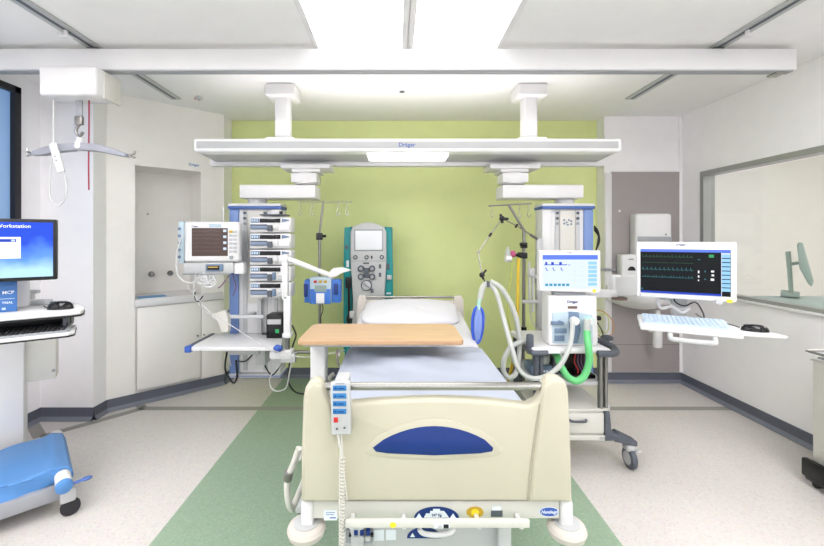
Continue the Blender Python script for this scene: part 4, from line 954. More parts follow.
MB().box(vx0 + .01, vx1 - .005, vy0, vy1, .385, .40, .006).box(vx0 + .02, vx1 - .04, vy0 + .01, vy1, .22, .385, .006).build('drawer_case', M['plasticw'], vc)
dr = MB().box(vx0 + .03, vx1 - .045, vy0 - .008, vy0 + .012, .247, .378, .004).build('drawer', M['plasticw'], vc)
MB().tube([(X(569, vy0), vy0 - .005, .335), (X(571, vy0), vy0 - .03, .335), (X(583, vy0), vy0 - .03, .335), (X(585.5, vy0), vy0 - .005, .335)], .008, n=8).build('drawer_handle', M['darkgrey'], dr)
MB().box(vx0, vx1 + .01, vy0 - .01, vy1 + .02, .2, .235, .008).build('base_plate', M['plasticw'], vc)
text('Dräger', M['midgrey'], vc, .024, (X(604, vy0), vy0 - .0115, .217))
MB().prism([(vx1 - .04, .39), (vx1 - .01, .39), (vx1 + .005, .24), (vx1 + .04, .24), (vx1 + .04, .2), (vx1 - .04, .2)], vy0 - .015, vy0 + .05, 'y', .006).build('corner_guard', M['darkgrey'], vc)
for (x, y, s) in ((vx1 + .145, vy0 + .03, 1), (vx0 - .03, vy0 - .02, -1), (vx1 + .06, vy1, 1), (vx0 - .03, vy1, -1)):
    xi = x - s * (.11 if x > 1.45 and y < 2.7 and s > 0 else .07)
    MB().prism([(min(xi, x + s * .035) if s > 0 else x - .035, .185), (xi if s > 0 else x - .035, .225 if s > 0 else .175), (xi + .03 if s > 0 else xi - .03, .24), (x + .035 if s > 0 else xi, .185 if s > 0 else .225), (x + .035 if s > 0 else xi, .155)], y - .03, y + .05, 'y', .006).build('foot', M['darkgrey'], vc)
    o = MB().box(x - .032, x + .032, y - .03, y + .045, .115, .16, .016, 3).box(x + .02, x + .05, y - .05, y - .02, .125, .14, .005).build('castor_hood', M['plasticg'], vc)
    MB().cyl((x - .018, y, .068), (x + .018, y, .068), .068, n=28, bev=.008).build('wheel', M['darkgrey'], o)
    MB().cyl((x - .021, y, .068), (x + .021, y, .068), .042, n=24).build('wheel_hub', M['plasticg'], o)
MB().box(X(606, vy0), X(613, vy0), vy0 + .03, vy0 + .06, Z(412, vy0), Z(406, vy0), .005).build('hook', M['plasticg'], vc)

# ventilator
yv = 2.64
vt = thing('ventilator', 'white ventilator unit with two hose outlets standing on the cart', 'ventilator', (X(573, yv), yv + .15, ct))
vb0 = ct; vtop = Z(296, yv)
MB().prism([(X(550, yv), vb0 + .001), (X(597, yv), vb0 + .001), (X(598.5, yv), vb0 + .03), (X(597, yv), vtop), (X(548.5, yv), vtop), (X(548, yv), vb0 + .03)], yv, yv + .125, 'y', .014, 3).build('casing', M['plastic'], vt)
fz = lambda b: Z(b, yv)
MB().prism([(X(a, yv), fz(b)) for a, b in ((552, 312.5), (558, 312), (569, 311), (578, 312), (592, 315), (592.5, 344), (552.5, 343))], yv - .006, yv + .005, 'y', .003).build('flow_panel', M['paleblue'], vt)
MB().prism([(X(a, yv), fz(b)) for a, b in ((568, 311.3), (578, 312), (580, 330), (577, 343), (569, 343))], yv - .014, yv - .003, 'y', .004).build('valve_block', M['paleblue2'], vt)
MB().box(X(550.5, yv), X(563, yv), yv - .02, yv, fz(324.5), fz(321), .004).cyl((X(559, yv), yv - .03, fz(322)), (X(559, yv), yv, fz(322)), .014).build('lever', M['paleblue2'], vt)
MB().box(X(554, yv), X(566, yv), yv - .012, yv, fz(333), fz(328), .003).box(X(554, yv), X(564, yv), yv - .01, yv, fz(341), fz(335), .003).build('vent_block', M['paleblue2'], vt)
MB().box(X(581.5, yv), X(591, yv), yv - .012, yv, fz(343), fz(318), .006).build('outlet_block', M['paleblue'], vt)
MB().box(X(567.5, yv), X(577, yv), yv - .006, yv, fz(308.5), fz(306), .002).build('status_display', M['taupe'], vt)
text('Dräger', M['navy'], vt, .026, (X(572.5, yv), yv - .0018, fz(301.8)))
for a in (572.5, 586.8):
    MB().cyl((X(a, yv), yv - .05, fz(320)), (X(a, yv), yv, fz(320)), .028, n=20, bev=.006).build('outlet', M['mint'] if a > 580 else M['plastic'], vt)
    MB().cyl((X(a, yv), yv - .058, fz(320)), (X(a, yv), yv - .04, fz(320)), .018, n=20).build('outlet_cap', M['plastic'], vt)
MB().box(X(556, yv), X(588, yv), yv + .03, yv + .09, vtop - .005, Z(292, yv), .008).build('screen_mount', M['midgrey'], vt)
# ventilator display
DV = frame(X(539, yv), yv, 0, 0) @ Matrix.Translation((0, 0, 0))
vd = thing('ventilator_display', 'white framed display with pale blue screen on top of the ventilator', 'display', (X(570, yv), yv, Z(293, yv)))
a0, a1 = X(539, yv), X(601, yv)
MB().prism([(a0, Z(291, yv)), (a0 + .005, Z(250.5, yv)), (a1 - .002, Z(250.5, yv)), (a1 + .002, Z(293, yv))], yv, yv + .05, 'y', .008, 3).build('bezel', M['plastic'], vd)
sc = MB().box(X(542.5, yv), X(597.5, yv), yv - .003, yv + .004, Z(288.5, yv), Z(254.5, yv)).build('screen', M['s_sky'], vd)
def scr(m, nm, *rects):
    mb = MB()
    for (a, b, c, d) in rects: mb.box(X(a, yv), X(c, yv), yv - .0042, yv - .003, Z(d, yv), Z(b, yv))
    return mb.build(nm, m, sc)
scr(M['s_bar'], 'title_bar', (542.5, 255, 597.5, 259.5))
scr(M['s_navy'], 'waveform', (544, 264.4, 566, 265.2), (545, 262, 547, 264.6), (551, 262, 553.6, 264.6), (559, 262, 561.6, 264.6), (568, 264.6, 570, 265.2), (565, 264.2, 567, 264.8))
mb = MB()
for a in (545, 552, 560):
    mb.tube([(X(a, yv), yv - .0042, Z(269, yv)), (X(a + .8, yv), yv - .0042, Z(267.5, yv)), (X(a + 1.8, yv), yv - .0042, Z(271, yv)), (X(a + 3, yv), yv - .0042, Z(270, yv))], .0022, n=4, smooth=0)
mb.build('waveform', M['s_navy'], sc)
scr(M['s_teal'], 'soft_keys', *[(545 + i * 4.2, 283.5, 548 + i * 4.2, 286) for i in range(6)])
scr(M['s_grey'], 'table_lines', *[(573, 262 + i * 4.4, 576, 262.8 + i * 4.4) for i in range(5)], *[(580, 262 + i * 4.4, 584, 262.6 + i * 4.4) for i in range(5)])
scr(M['s_lcyan'], 'side_column', *[(588, 261.5 + i * 4.2, 596.5, 264.6 + i * 4.2) for i in range(6)])
text('Dräger', M['midgrey'], vd, .014, (X(569.5, yv), yv - .001, Z(252.5, yv)))
MB().cyl((X(594, yv), yv - .008, Z(290.8, yv)), (X(594, yv), yv, Z(290.8, yv)), .01).build('dial', M['yellowl'], vd)
# flexible arm from display to the right workstation
ra = thing('workstation_arm', 'white swivel arm linking the ventilator side to the right hand monitor', 'arm', (X(612, 2.9), 2.85, 1.13))
MB().box(X(585, 2.82), X(618, 2.82), 2.8, 2.86, Z(297.5, 2.82), Z(289.5, 2.82), .01).build('lower_link', M['plastic'], ra)
MB().cyl((X(617, 2.82), 2.84, Z(298, 2.82)), (X(617, 2.82), 2.84, Z(275, 2.82)), .036, n=24, bev=.008).build('joint', M['plastic'], ra)
MB().cyl((X(621, 2.78), 2.8, Z(300, 2.78)), (X(621, 2.78), 2.8, Z(297.6, 2.78)), .05, n=24).build('joint_cap', M['taupe'], ra)
q0 = Vector((X(618, 2.82), 2.84, 0)); q1 = Vector((1.70, 2.48, 0)); dq = q1 - q0
MB(frame(q0.x, q0.y, 0, math.degrees(math.atan2(dq.y, dq.x)))).prism([(0, 1.10), (dq.length, 1.17), (dq.length, 1.30), (0, 1.24)], -.03, .03, 'y', .01).build('upper_link', M['plastic'], ra)
MB().cyl((1.70, 2.48, 1.13), (1.70, 2.48, 1.33), .035, n=20, bev=.006).build('pivot', M['plasticg'], ra)
MB().box(X(585, 2.82), X(590, 2.82), 2.84, 3.4, Z(296, 2.82), Z(291, 2.82), .008).build('rear_link', M['plastic'], ra)

# hoses
yhz = yv - .07
def hose(name, label, pts, r, m, group=None, n=12):
    o = MB().tube(pts, r, n=n, smooth=8).build(name, m); return tag(o, label, 'hose', group)
green = [W(587, 308, yhz), W(587.4, 325, yhz), W(589, 345, yhz), W(588.5, 362, yhz), W(584, 375, yhz), (X(577, yhz), yhz + .0, Z(380, yhz)), W(568, 376, yhz), W(560, 363, yhz), W(556, 352, yhz), W(551, 344.0, 2.55), ]
green = [Vector(p) for p in green]; 
for g_ in green: g_.y = 2.53 if g_.z < ct + .02 else g_.y
green = [W(587, 331, 2.577), W(587.3, 338, 2.56), W(588.5, 348, 2.53), W(589, 362, 2.53), W(584, 376, 2.53), W(576, 381, 2.53), W(567, 376, 2.54), W(560, 364, 2.6), W(556, 354, 2.68), W(549, 350, 2.8)]
hose('green_hose', 'bright green breathing hose looping under the cart top', green, .0225, M['greenhose'])
mb = MB().cyl(W(587, 319, 2.585), W(587, 333, 2.575), .021, n=16, bev=.004).build('hose_connector', M['clearhose']); tag(mb, 'milky connector joining the green hose to the ventilator outlet', 'connector')
hw = [W(572.5, 320, 2.585), W(572, 333, 2.56), W(569, 348, 2.53), W(561, 364, 2.5), W(549, 374.5, 2.5), W(537, 378.5, 2.5), W(526, 376, 2.5), W(517.5, 367, 2.5), W(513, 352, 2.52), W(508, 335, 2.6), W(502, 312, 2.66), W(496, 292, 2.7), W(488.5, 284, 2.72)]
hose('breathing_hose', 'milky hose from the ventilator outlet sweeping low and up to the test lung', hw, .0155, M['clearhose'], )
hw2 = [W(533, 338.5, 2.7), W(521, 342, 2.68), W(511, 347, 2.66), W(504.5, 358, 2.66), W(503.5, 371, 2.66), W(509, 377.5, 2.66), W(516, 373, 2.66), W(519, 358, 2.68), W(519.5, 338, 2.7), W(515, 314, 2.72), W(506, 295, 2.72), W(499, 286, 2.72), W(490, 281.5, 2.73)]
hose('breathing_hose', 'second milky hose coiling in a small loop at the cart corner', hw2, .017, M['clearhose'])
tl = thing('test_lung', 'blue rimmed flat test lung hanging beside the pillow on a mint connector', 'test lung', W(478, 325, 2.7))
yl = 2.7
fr = [(478.5, 307), (482, 310), (483.5, 318), (482.5, 330), (480, 340), (477, 343), (474, 340), (472.3, 330), (472.5, 318), (475, 309)]
MB().tube([W(a, b, yl) for a, b in fr], .009, n=10, smooth=4, closed=True).build('rim', M['bluebag'], tl)
MB().prism([(X(478 + (a - 478) * .8, yl), Z(325 + (b - 325) * .9, yl)) for a, b in fr], yl - .012, yl + .012, 'y', .006).build('bag', M['palebag'], tl)
MB().tube([W(478.5, 309, yl), W(479, 302, yl), W(480, 298, yl)], .013, n=12).build('neck', M['mint'], tl)
MB().tube([W(480, 299, yl), W(481.5, 291, yl), W(484, 285.5, yl), W(488, 283, 2.72)], .019, n=12).build('elbow', M['clearhose'], tl)
MB().box(X(486.5, 2.7), X(489, 2.7), 2.67, 2.73, Z(287, 2.7), Z(281, 2.7), .006).build('clip', M['darkgrey'], tl)

# humidifier & items on the cart shelf
hu = thing('humidifier', 'white humidifier chamber on a blue base standing on the cart shelf', 'humidifier', (X(538, 2.78), 2.78, .57))
yu = 2.72
MB().box(X(531, yu), X(553, yu), yu, yu + .16, .57, .57 + .07, .012).build('base', M['paleblue2'], hu)
for k in range(5): MB().box(X(534 + k * 3, yu), X(536 + k * 3, yu), yu - .003, yu, .595, .61).build('key', M['paper'], hu)
MB().lathe((X(541, yu + .08), yu + .08, .64), [(.001, 0), (.055, 0), (.06, .02), (.058, .05), (.04, .07), (.02, .08), (.02, .1), (.001, .1)], 28).build('chamber', M['clearhose'], hu)
MB().box(X(554.5, yu), X(560, yu), yu + .02, yu + .12, .5705, .69, .01).build('sensor_block', M['darkgrey'], hu)
pb = thing('power_unit', 'black power unit with leads on the cart shelf', 'power unit', (X(582, 2.8), 2.8, .57))
MB().box(X(574, 2.75), X(590, 2.75), 2.75, 2.95, .572, .75, .008).build('casing', M['black'], pb)
MB().box(X(566, 2.66), X(596, 2.66), 2.66, 2.8, .571, .598, .008).build('tray', M['blackgloss'], pb)
for k in range(4): MB().tube([(X(576 + 3 * k, 2.74), 2.745, .72), (X(575 + 3.4 * k, 2.7), 2.71, .67), (X(578 + 3 * k, 2.7), 2.7, .62), (X(577 + 4 * k, 2.7), 2.69, .6)], .004, n=6).build('lead', M['redbtn'] if k == 0 else (M['wirekk'] if 'wirekk' in M else M['wirepurple']), pb)

# drip pole right with flowmeter, tubes and hose arm
yi = 3.3
ip = thing('drip_pole', 'steel drip pole with cross bar and hooks on the right, cranked at the top', 'drip pole', W(523, 330, yi))
MB().cyl(W(524, 229, yi), W(523.4, 400, yi), .013).build('lower_tube', M['steeld'], ip)
MB().cyl(W(508.5, 204.5, yi), W(524, 230, yi), .011).build('upper_tube', M['steeld'], ip)
MB().cyl(W(488.5, 206, yi), W(531.5, 203.5, yi), .006).build('hook_bar', M['steeld'], ip)
for px in (492, 519.5, 528.5): MB().tube([W(px, 204.5, yi), W(px - .3, 211, yi), W(px - 1, 215, yi), W(px + .7, 217.5, yi), W(px + 1.8, 214, yi)], .003, n=6).build('hook', M['steel'], ip)
MB().box(X(521, yi), X(526.5, yi), yi - .03, yi + .03, Z(248, yi), Z(242.5, yi), .005).cyl(W(520, 244.5, yi - .03), W(525, 244.5, yi - .03), .014).build('clamp', M['black'], ip)
MB().box(X(521, yi), X(526.5, yi), yi - .03, yi + .03, Z(258.5, yi), Z(252.5, yi), .005).build('clamp', M['black'], ip)
MB().cyl(W(524, 327, yi), W(524, 331, yi), .022).build('collar', M['black'], ip)
MB().box(X(524, yi), X(541, 3.4), yi, yi + .15, Z(345, yi), Z(342, yi), .004).build('mount_arm', M['steeld'], ip)
fm = thing('flow_meter', 'pink and clear flow meter clamped to the right drip pole', 'flow meter', W(511, 255, yi))
MB().cyl(W(508, 257, yi - .04), W(508, 250, yi - .04), .022).cyl(W(508, 250, yi - .04), W(508, 247, yi - .04), .01).build('tube_body', M['clearhose'], fm)
MB().cyl(W(505.5, 258.5, yi - .04), W(511, 258.5, yi - .04), .03).build('bulb', M['plastic'], fm)
MB().cyl(W(510.5, 254, yi - .04), W(515, 254, yi - .04), .027, bev=.006).build('knob', M['pink'], fm)
MB().cyl(W(515, 255, yi - .04), W(521, 255, yi - .02), .013).cyl(W(518, 255, yi - .035), W(521.5, 255, yi - .035), .022).build('connector', M['black'], fm)
yh2 = [W(518.5, 258, yi - .03), W(518, 275, yi - .03), W(517.8, 300, yi - .03), W(517, 330, yi - .03), W(515, 352, yi - .03), W(510.5, 372, yi - .03), W(507, 382, yi - .03)]
hose('yellow_hose', 'yellow gas hose hanging down beside the right drip pole', yh2, .013, M['yellow'])
hose('thin_tube', 'thin olive tube curving down from the flow meter', [W(512.5, 260, yi - .05), W(511, 278, yi - .05), W(508, 297, yi - .05), W(508, 318, yi - .05), W(512, 333, yi - .05), W(517, 338, yi - .04)], .006, M['olive'], n=8)
sp = thing('suction_unit', 'narrow white suction fitting strung between right drip pole and column', 'suction fitting', W(530, 290, yi))
MB().cyl(W(529, 262, yi - .03), W(529.5, 300, yi - .03), .011).cyl(W(533, 272, yi - .03), W(533, 312, yi - .03), .012).build('tube', M['clearhose'], sp)
MB().box(X(527, yi), X(533, yi), yi - .06, yi + .0, Z(276, yi), Z(268, yi), .008).build('holder', M['plasticg'], sp)
MB().box(X(521, yi), X(537, yi), yi - .05, yi - .01, Z(302.5, yi), Z(299.5, yi), .005).build('cross_bracket', M['plasticg'], sp)
MB().tube([W(529.5, 300, yi - .03), W(531, 316, yi - .03), W(536, 328, yi - .03), W(545, 335, yi - .02)], .006, n=8).build('outlet_tube', M['clearhose'], sp)
MB().box(X(536, 3.3), X(540, 3.3), 3.27, 3.35, Z(284, 3.3), Z(266, 3.3), .01).cyl(W(537, 277, 3.26), W(537, 277, 3.3), .018).build('regulator', M['plasticg'], sp)
gr = thing('column_post', 'grey square post at the corner of the right supply column', 'post', W(540, 300, 3.35))
MB().box(X(537, 3.32), X(543, 3.32), 3.32, 3.37, .75, Z(238, 3.32), .008).build('upright', M['plasticg'], gr)
ms = thing('water_trap', 'pair of small frosted water traps below the yellow hose', 'water trap', W(514, 355, yi))
MB().cyl(W(516, 333, yi - .08), W(516, 349, yi - .08), .024, bev=.006).cyl(W(513, 345, yi - .14), W(513, 358, yi - .14), .018, bev=.005).build('trap_cup', M['clearhose'], ms)
MB().box(X(514, yi), X(524, yi), yi - .09, yi - .01, Z(343, yi), Z(340, yi), .004).build('holder', M['plasticg'], ms)

# articulated hose support arm
ha = thing('hose_support_arm', 'thin jointed metal arm with black clamps holding the milky hoses', 'arm', W(537, 240, 3.0))
P1, P2, P3, P4, P5, P6 = W(537, 239, 3.1), W(519, 227, 3.0), W(502, 218.5, 2.9), W(478, 252, 2.75), W(482, 275, 2.72), W(486, 284, 2.72)
MB().cyl(P1, P2, .006, .004).build('rod', M['steel'], ha); MB().cyl(P2, P3, .004).build('rod', M['steel'], ha)
MB().cyl(P3, P4, .004).build('rod', M['steel'], ha); MB().cyl(P4, P5, .004).build('rod', M['steel'], ha); MB().cyl(P5, P6, .004).build('rod', M['black'], ha)
MB().cyl(P1, P1.lerp(P2, .35), .011).build('rod_end', M['steeld'], ha)
MB().ball(P3, .021).cyl(P3 + Vector((0, 0, 0)), P3 + Vector((.045, -.01, -.004)), .01).cyl(P3, P3 + Vector((-.012, 0, .032)), .009).cyl(P3, P3 + Vector((.002, 0, -.035)), .01).build('joint', M['black'], ha)
for c in (P2.lerp(P3, .15), P3.lerp(P4, .5)): MB().cyl(c - (P4 - P3).normalized() * .014 if c != P2 else c, c + (P4 - P3).normalized() * .014, .009).build('sleeve', M['black'], ha)
MB().ball(P4, .011).build('pivot', M['steel'], ha)
MB().ball(P5, .019).cyl(P5, P5 + Vector((.03, 0, .035)), .007).cyl(P5, P5 + Vector((.01, 0, -.03)), .008).build('joint', M['black'], ha)
wr = thing('sensor_leads', 'thin rust and olive sensor leads looping beside the ventilator', 'leads', W(604, 325, 2.85))
MB().tube([W(596, 310, 2.85), W(604, 312, 2.83), W(612, 320, 2.83), W(613, 332, 2.83), W(605, 338, 2.85), W(598, 335, 2.87)], .0035, n=6).build('rust_lead', M['brown'], wr)
MB().tube([W(597, 316, 2.85), W(606, 314, 2.82), W(609, 324, 2.82), W(606, 333, 2.84), W(598, 330, 2.87)], .003, n=6).build('olive_lead', M['olive'], wr)
MB().tube([W(597, 322, 2.8), W(603, 334, 2.8), W(600, 343, 2.78)], .004, n=6).box(X(596.5, 2.8), X(600, 2.8), 2.78, 2.82, Z(320, 2.8), Z(316, 2.8), .004).build('dark_lead', M['wirek'], wr)
MB().ball(W(607, 338, 2.8), (.045, .04, .022)).build('strain_relief', M['darkgrey'], wr)
cc = thing('column_cables', 'black cable loops hanging from the right side of the right column', 'cables', W(598, 235, 3.5))
for k in range(3): MB().tube([W(594, 226 + 2 * k, 3.5), W(598, 231 + 2 * k, 3.5), W(599.5 - k * .8, 241, 3.5), W(596, 250, 3.5), W(593, 254 + k, 3.5)], .006, n=6).build('cable', M['wirek'], cc)

# ================================================================== RIGHT MONITOR WORKSTATION
RW = frame(1.462, 2.4, 0, -27.6)      # local x along the screen, y away from the viewer
wdt = .475; z0, z1 = 1.163, 1.497
rm = thing('central_monitor', 'wide white framed monitor with dark waveform screen on the right', 'monitor', RW @ Vector((.24, .02, z0)))
MB(RW).box(0, wdt, 0, .05, z0, z1, .01, 3).build('bezel', M['plastic'], rm)
MB(RW).box(.1, .38, .045, .09, z0 + .06, z1 - .06, .015).build('rear_housing', M['plasticg'], rm)
sc = MB(RW).box(.02, wdt - .028, -.003, .004, z0 + .03, z1 - .043).build('screen', M['s_black'], rm)
def rs(m, nm, *rects):
    mb = MB(RW)
    for (a, b, c, d) in rects: mb.box(a, c, -.0042, -.003, b, d)
    return mb.build(nm, m, sc)
sz0, sz1 = z0 + .03, z1 - .043
rs(M['s_bar'], 'title_bar', (.02, sz1 - .016, wdt - .028, sz1))
rs(M['s_navy'], 'status_bar', (.02, sz0, .404, sz0 + .012))
rs(M['s_lcyan'], 'side_keys', *[(.408, sz1 - .045 - i * .0235, wdt - .03, sz1 - .0265 - i * .0235) for i in range(9)])
rs(M['s_sky'], 'side_column', (.405, sz0, .4075, sz1 - .016), (.408, sz1 - .026, wdt - .03, sz1 - .018))
rs(M['s_green'], 'heart_rate', (.35, sz1 - .045, .372, sz1 - .028))
rs(M['s_white'], 'values', (.3, sz1 - .135, .306, sz1 - .12), (.3, sz1 - .16, .306, sz1 - .148), (.36, sz1 - .128, .373, sz1 - .118), (.362, sz1 - .15, .373, sz1 - .14), (.358, sz1 - .175, .373, sz1 - .163), (.3, sz1 - .18, .305, sz1 - .172))
rs(M['s_cyan'], 'value_labels', (.33, sz1 - .128, .336, sz1 - .12), (.33, sz1 - .172, .336, sz1 - .165), (.3, sz1 - .06, .31, sz1 - .055), (.02 + .004, sz0 + .02, .032, sz0 + .028))
for (zz, m, amp, fr_) in ((sz1 - .045, 's_trace', .014, 14), (sz1 - .08, 's_trace', .003, 5), (sz1 - .12, 's_cyan', .016, 12), (sz1 - .165, 's_cyan', .012, 18)):
    pts = []
    for i in range(150):
        ph = (i * fr_ / 150) % 1
        v = math.exp(-((ph - .3) / .06) ** 2) - .35 * math.exp(-((ph - .45) / .08) ** 2)
        pts.append((.026 + i * .0017, -.004, zz + amp * v + random.uniform(-.0008, .0008)))
    MB(RW).tube(pts, .0009, n=4, smooth=0).build('waveform', M[m], sc)
text('Dräger', M['navy'], rm, .017, (.22, -.001, z1 - .016), RW)
MB(RW).box(wdt - .045, wdt - .02, -.002, 0, z0 - .002, z0 + .014).build('yellow_label', M['yellowl'], rm)
MB(RW).cyl((wdt - .08, -.014, z0 + .0), (wdt - .08, .004, z0 + .0), .018, n=24, bev=.004).build('dial', M['plasticg'], rm)
MB(RW).cyl((.02, -.002, z0 + .013), (.02, .001, z0 + .013), .005).build('power_button', M['midgrey'], rm)
wk = thing('keyboard_tray', 'white keyboard tray on an arm below the wide right monitor', 'tray', RW @ Vector((.25, .1, 1.02)))
tzr = 1.038
RT = frame(1.36, 2.2, 0, -29)
MB(RT).box(0, .445, 0, .36, tzr - .03, tzr, .008, 3).build('tray_top', M['plastic'], wk)
MB(RT).tube([(.14, .02, tzr - .03), (.14, -.0, tzr - .055), (.16, -.01, tzr - .062), (.31, -.01, tzr - .062), (.33, .0, tzr - .055), (.33, .02, tzr - .03)], .013, n=10).build('tray_handle', M['plasticg'], wk)
MB(RT).prism([(.43, .06), (.60, .09), (.635, .105), (.52, .27), (.43, .26)], tzr - .024, tzr - .01, 'z', .004).build('mouse_platform', M['plastic'], wk)
MB(RT).box(.18, .26, .35, .41, tzr - .03, z0 + .1, .012).box(.18, .26, .31, .41, z0 + .04, z0 + .12, .01).build('upright', M['plasticg'], wk)
kb = thing('keyboard', 'pale blue washable keyboard on the white tray under the right monitor', 'keyboard', RT @ Vector((.23, .1, tzr)))
MB(RT).prism([(.05, tzr), (.25, tzr), (.25, tzr + .024), (.05, tzr + .012)], .02, .41, 'x', .004).build('base', M['keyblue'], kb)
mb = MB(RT)
for r_ in range(5):
    for c_ in range(17):
        y_ = .06 + r_ * .036; zz = tzr + .0125 + (y_ - .05) * .06
        mb.box(.03 + c_ * .022, .049 + c_ * .022, y_, y_ + .031, zz, zz + .005, .0015, 1)
mb.build('keys', M['keyblue'], kb)
mo = thing('mouse', 'black wired mouse on the white platform below the right monitor', 'mouse', RT @ Vector((.54, .1, tzr - .03)))
def mouse(T, par, L=.06, Wd=.034, Hh=.035):
    def fn(u, v):
        a = 2 * PI * u; b = v * PI / 2
        return (L * math.cos(a) * math.cos(b) ** .6, Wd * math.sin(a) * math.cos(b) ** .6, Hh * math.sin(b))
    MB(T).surf(fn, 28, 10).prism([(L * math.cos(2 * PI * k / 24), Wd * math.sin(2 * PI * k / 24)) for k in range(24)], 0, .002, 'z').build('shell', M['blackgloss'], par)
    MB(T).cyl((-.03, -.004, Hh * .86), (-.03, .004, Hh * .86), .007).build('wheel', M['midgrey'], par)
    MB(T).box(-L * .8, 0, -.0008, .0008, Hh * .6, Hh * .94).build('seam', M['darkgrey'], par)
mouse(RT @ Matrix.Translation((.525, .165, tzr - .01)) @ Matrix.Rotation(math.radians(5), 4, 'Z'), mo)
MB(RT).tube([(.465, .18, tzr + .0), (.44, .22, tzr + .003), (.39, .27, tzr + .008), (.33, .33, tzr + .01), (.3, .36, tzr + .03)], .003, n=6).build('cable', M['wirek'], mo)
wc = thing('monitor_cables', 'white and black cables drooping between the right monitor and its keyboard tray', 'cables', RW @ Vector((.2, .08, z0)))
MB(RW).tube([(.15, .1, z0 + .04), (.17, .1, z0 - .03), (.22, .1, z0 - .07), (.27, .1, z0 - .05), (.26, .1, z0 + .03)], .005, n=6).build('white_cable', M['wire'], wc)
MB(RW).tube([(.22, .09, z0 + .04), (.2, .09, z0 - .02), (.25, .09, z0 - .05), (.3, .07, z0 - .02), (.33, .05, z0 - .07), (.335, .03, z0 - .105)], .004, n=6).build('black_cable', M['wirek'], wc)
MB(RW).tube([(.12, .1, z0 + .03), (.13, .1, z0 - .07), (.19, .1, z0 - .06), (.24, .1, z0 - .09), (.28, .1, z0 - .06)], .009, n=8).build('sleeve', M['plastic'], wc)

# ================================================================== WALL FITTINGS RIGHT
yw = YP - .014
pd = thing('towel_dispenser', 'white paper towel dispenser with grey window on the taupe panel', 'towel dispenser', W(652, 230, yw))
xa_, xb_ = X(633.5, yw - .08), X(672.5, yw - .12)
MB().box(xa_, xb_, yw - .12, yw - .0, Z(262, yw - .1), Z(213.5, yw - .1), .03, 5).build('casing', M['plastic'], pd)
MB().box(xa_ + .02, xb_ - .006, yw - .124, yw - .1, Z(246, yw - .1), Z(236.5, yw - .1), .004).build('window', M['midgrey'], pd)
MB().cyl((X(658, yw), yw - .124, Z(234.5, yw - .1)), (X(658, yw), yw - .118, Z(234.5, yw - .1)), .008).build('lock', M['darkgrey'], pd)
sd = thing('soap_dispenser', 'small white soap dispenser with dark sensor window beside the towel dispenser', 'soap dispenser', W(628, 265, yw))
MB().box(X(620, yw - .08), X(637, yw - .08), yw - .11, yw, Z(279.5, yw - .08), Z(254.5, yw - .08), .02, 4).build('casing', M['plastic'], sd)
MB().prism([(X(631 + 3.8 * math.cos(a), yw - .1), Z(270.5 - 4.2 * math.sin(a), yw - .1)) for a in [PI * i / 12 for i in range(13)]], yw - .114, yw - .105, 'y').build('sensor_window', M['black'], sd)
MB().box(X(628, yw - .1), X(633, yw - .1), yw - .1125, yw - .105, Z(260, yw - .1), Z(258.6, yw - .1)).build('lettering_strip', M['midgrey'], sd)
wb = thing('wash_basin', 'cream ceramic wash basin on the taupe panel behind the right monitor', 'basin', W(650, 300, yw - .2))
bx = X(650, 3.9); bzr = Z(296, 3.75)
def basin(u, v):
    a = PI + PI * u
    k = [(.0, 0), (1, 0), (1.0, -.02), (.93, -.07), (.75, -.13), (.4, -.17), (0, -.18)]
    t_ = v * 6; i = min(5, int(t_)); f = t_ - i
    r = k[i][0] * (1 - f) + k[i + 1][0] * f; zz = k[i][1] * (1 - f) + k[i + 1][1] * f
    return (bx + .31 * r * math.cos(a), yw + .42 * r * math.sin(a), bzr + zz)
MB().surf(basin, 32, 24).box(bx - .31, bx + .31, yw - .05, yw, bzr - .1, bzr + .06, .015).build('bowl', M['plastic'], wb)
MB().cyl((bx + .1, yw - .2, bzr - .17), (bx + .1, yw - .2, Z(330, 3.95)), .025).cyl((bx + .1, yw - .2, Z(330, 3.95)), (bx + .1, yw - .2, Z(347, 3.95)), .042, n=20, bev=.008).tube([(bx + .1, yw - .2, Z(333, 3.95)), (bx + .06, yw - .16, Z(331, 3.95)), (bx + .05, yw - .1, Z(329, 3.95)), (bx + .05, yw, Z(329, 3.95))], .02).build('trap', M['plastic'], wb)
MB().tube([(bx, yw - .04, bzr + .05), (bx, yw - .05, bzr + .14), (bx, yw - .12, bzr + .17), (bx, yw - .18, bzr + .12)], .012).build('tap', M['steel'], wb)
nl = MB().cyl(W(619.5, 211, yw), W(619.5, 211, yw - .01), .012).build('wall_hook', M['plastic']); tag(nl, 'tiny white hook on the taupe panel above the soap dispenser', 'hook')

# far room: monitor on a stand and desk
fd = thing('far_desk', 'grey green desk in the next room behind the internal window', 'desk', (3.9, 3.4, 0))
MB().box(3.36, 4.4, 2.4, 3.78, .93, .965, .006).build('desk_top', M['fargrey'], fd)
for (x, y) in ((3.45, 2.5), (4.3, 2.5), (3.45, 3.7), (4.3, 3.7)): MB().box(x - .03, x + .03, y - .03, y + .03, 0, .93, .004).build('leg', M['midgrey'], fd)
fm = thing('far_monitor', 'tilted grey monitor seen edge-on in the next room through the internal window', 'monitor', (3.75, 3.6, .965))
yq = 3.6
QF = Matrix.Translation((X(800, yq), yq, 0)) @ Matrix.Rotation(math.radians(-45.7), 4, 'Z')
def Pq(a, b): return ((a - 800) / F * yq * .70, Z(b, yq))
MB(QF).prism([Pq(784.5, 252.5), Pq(790.5, 251.5), Pq(793.5, 295), Pq(788.5, 295.5)], 0.1, .2, 'y', .006).build('stand', M['fargrey'], fm)
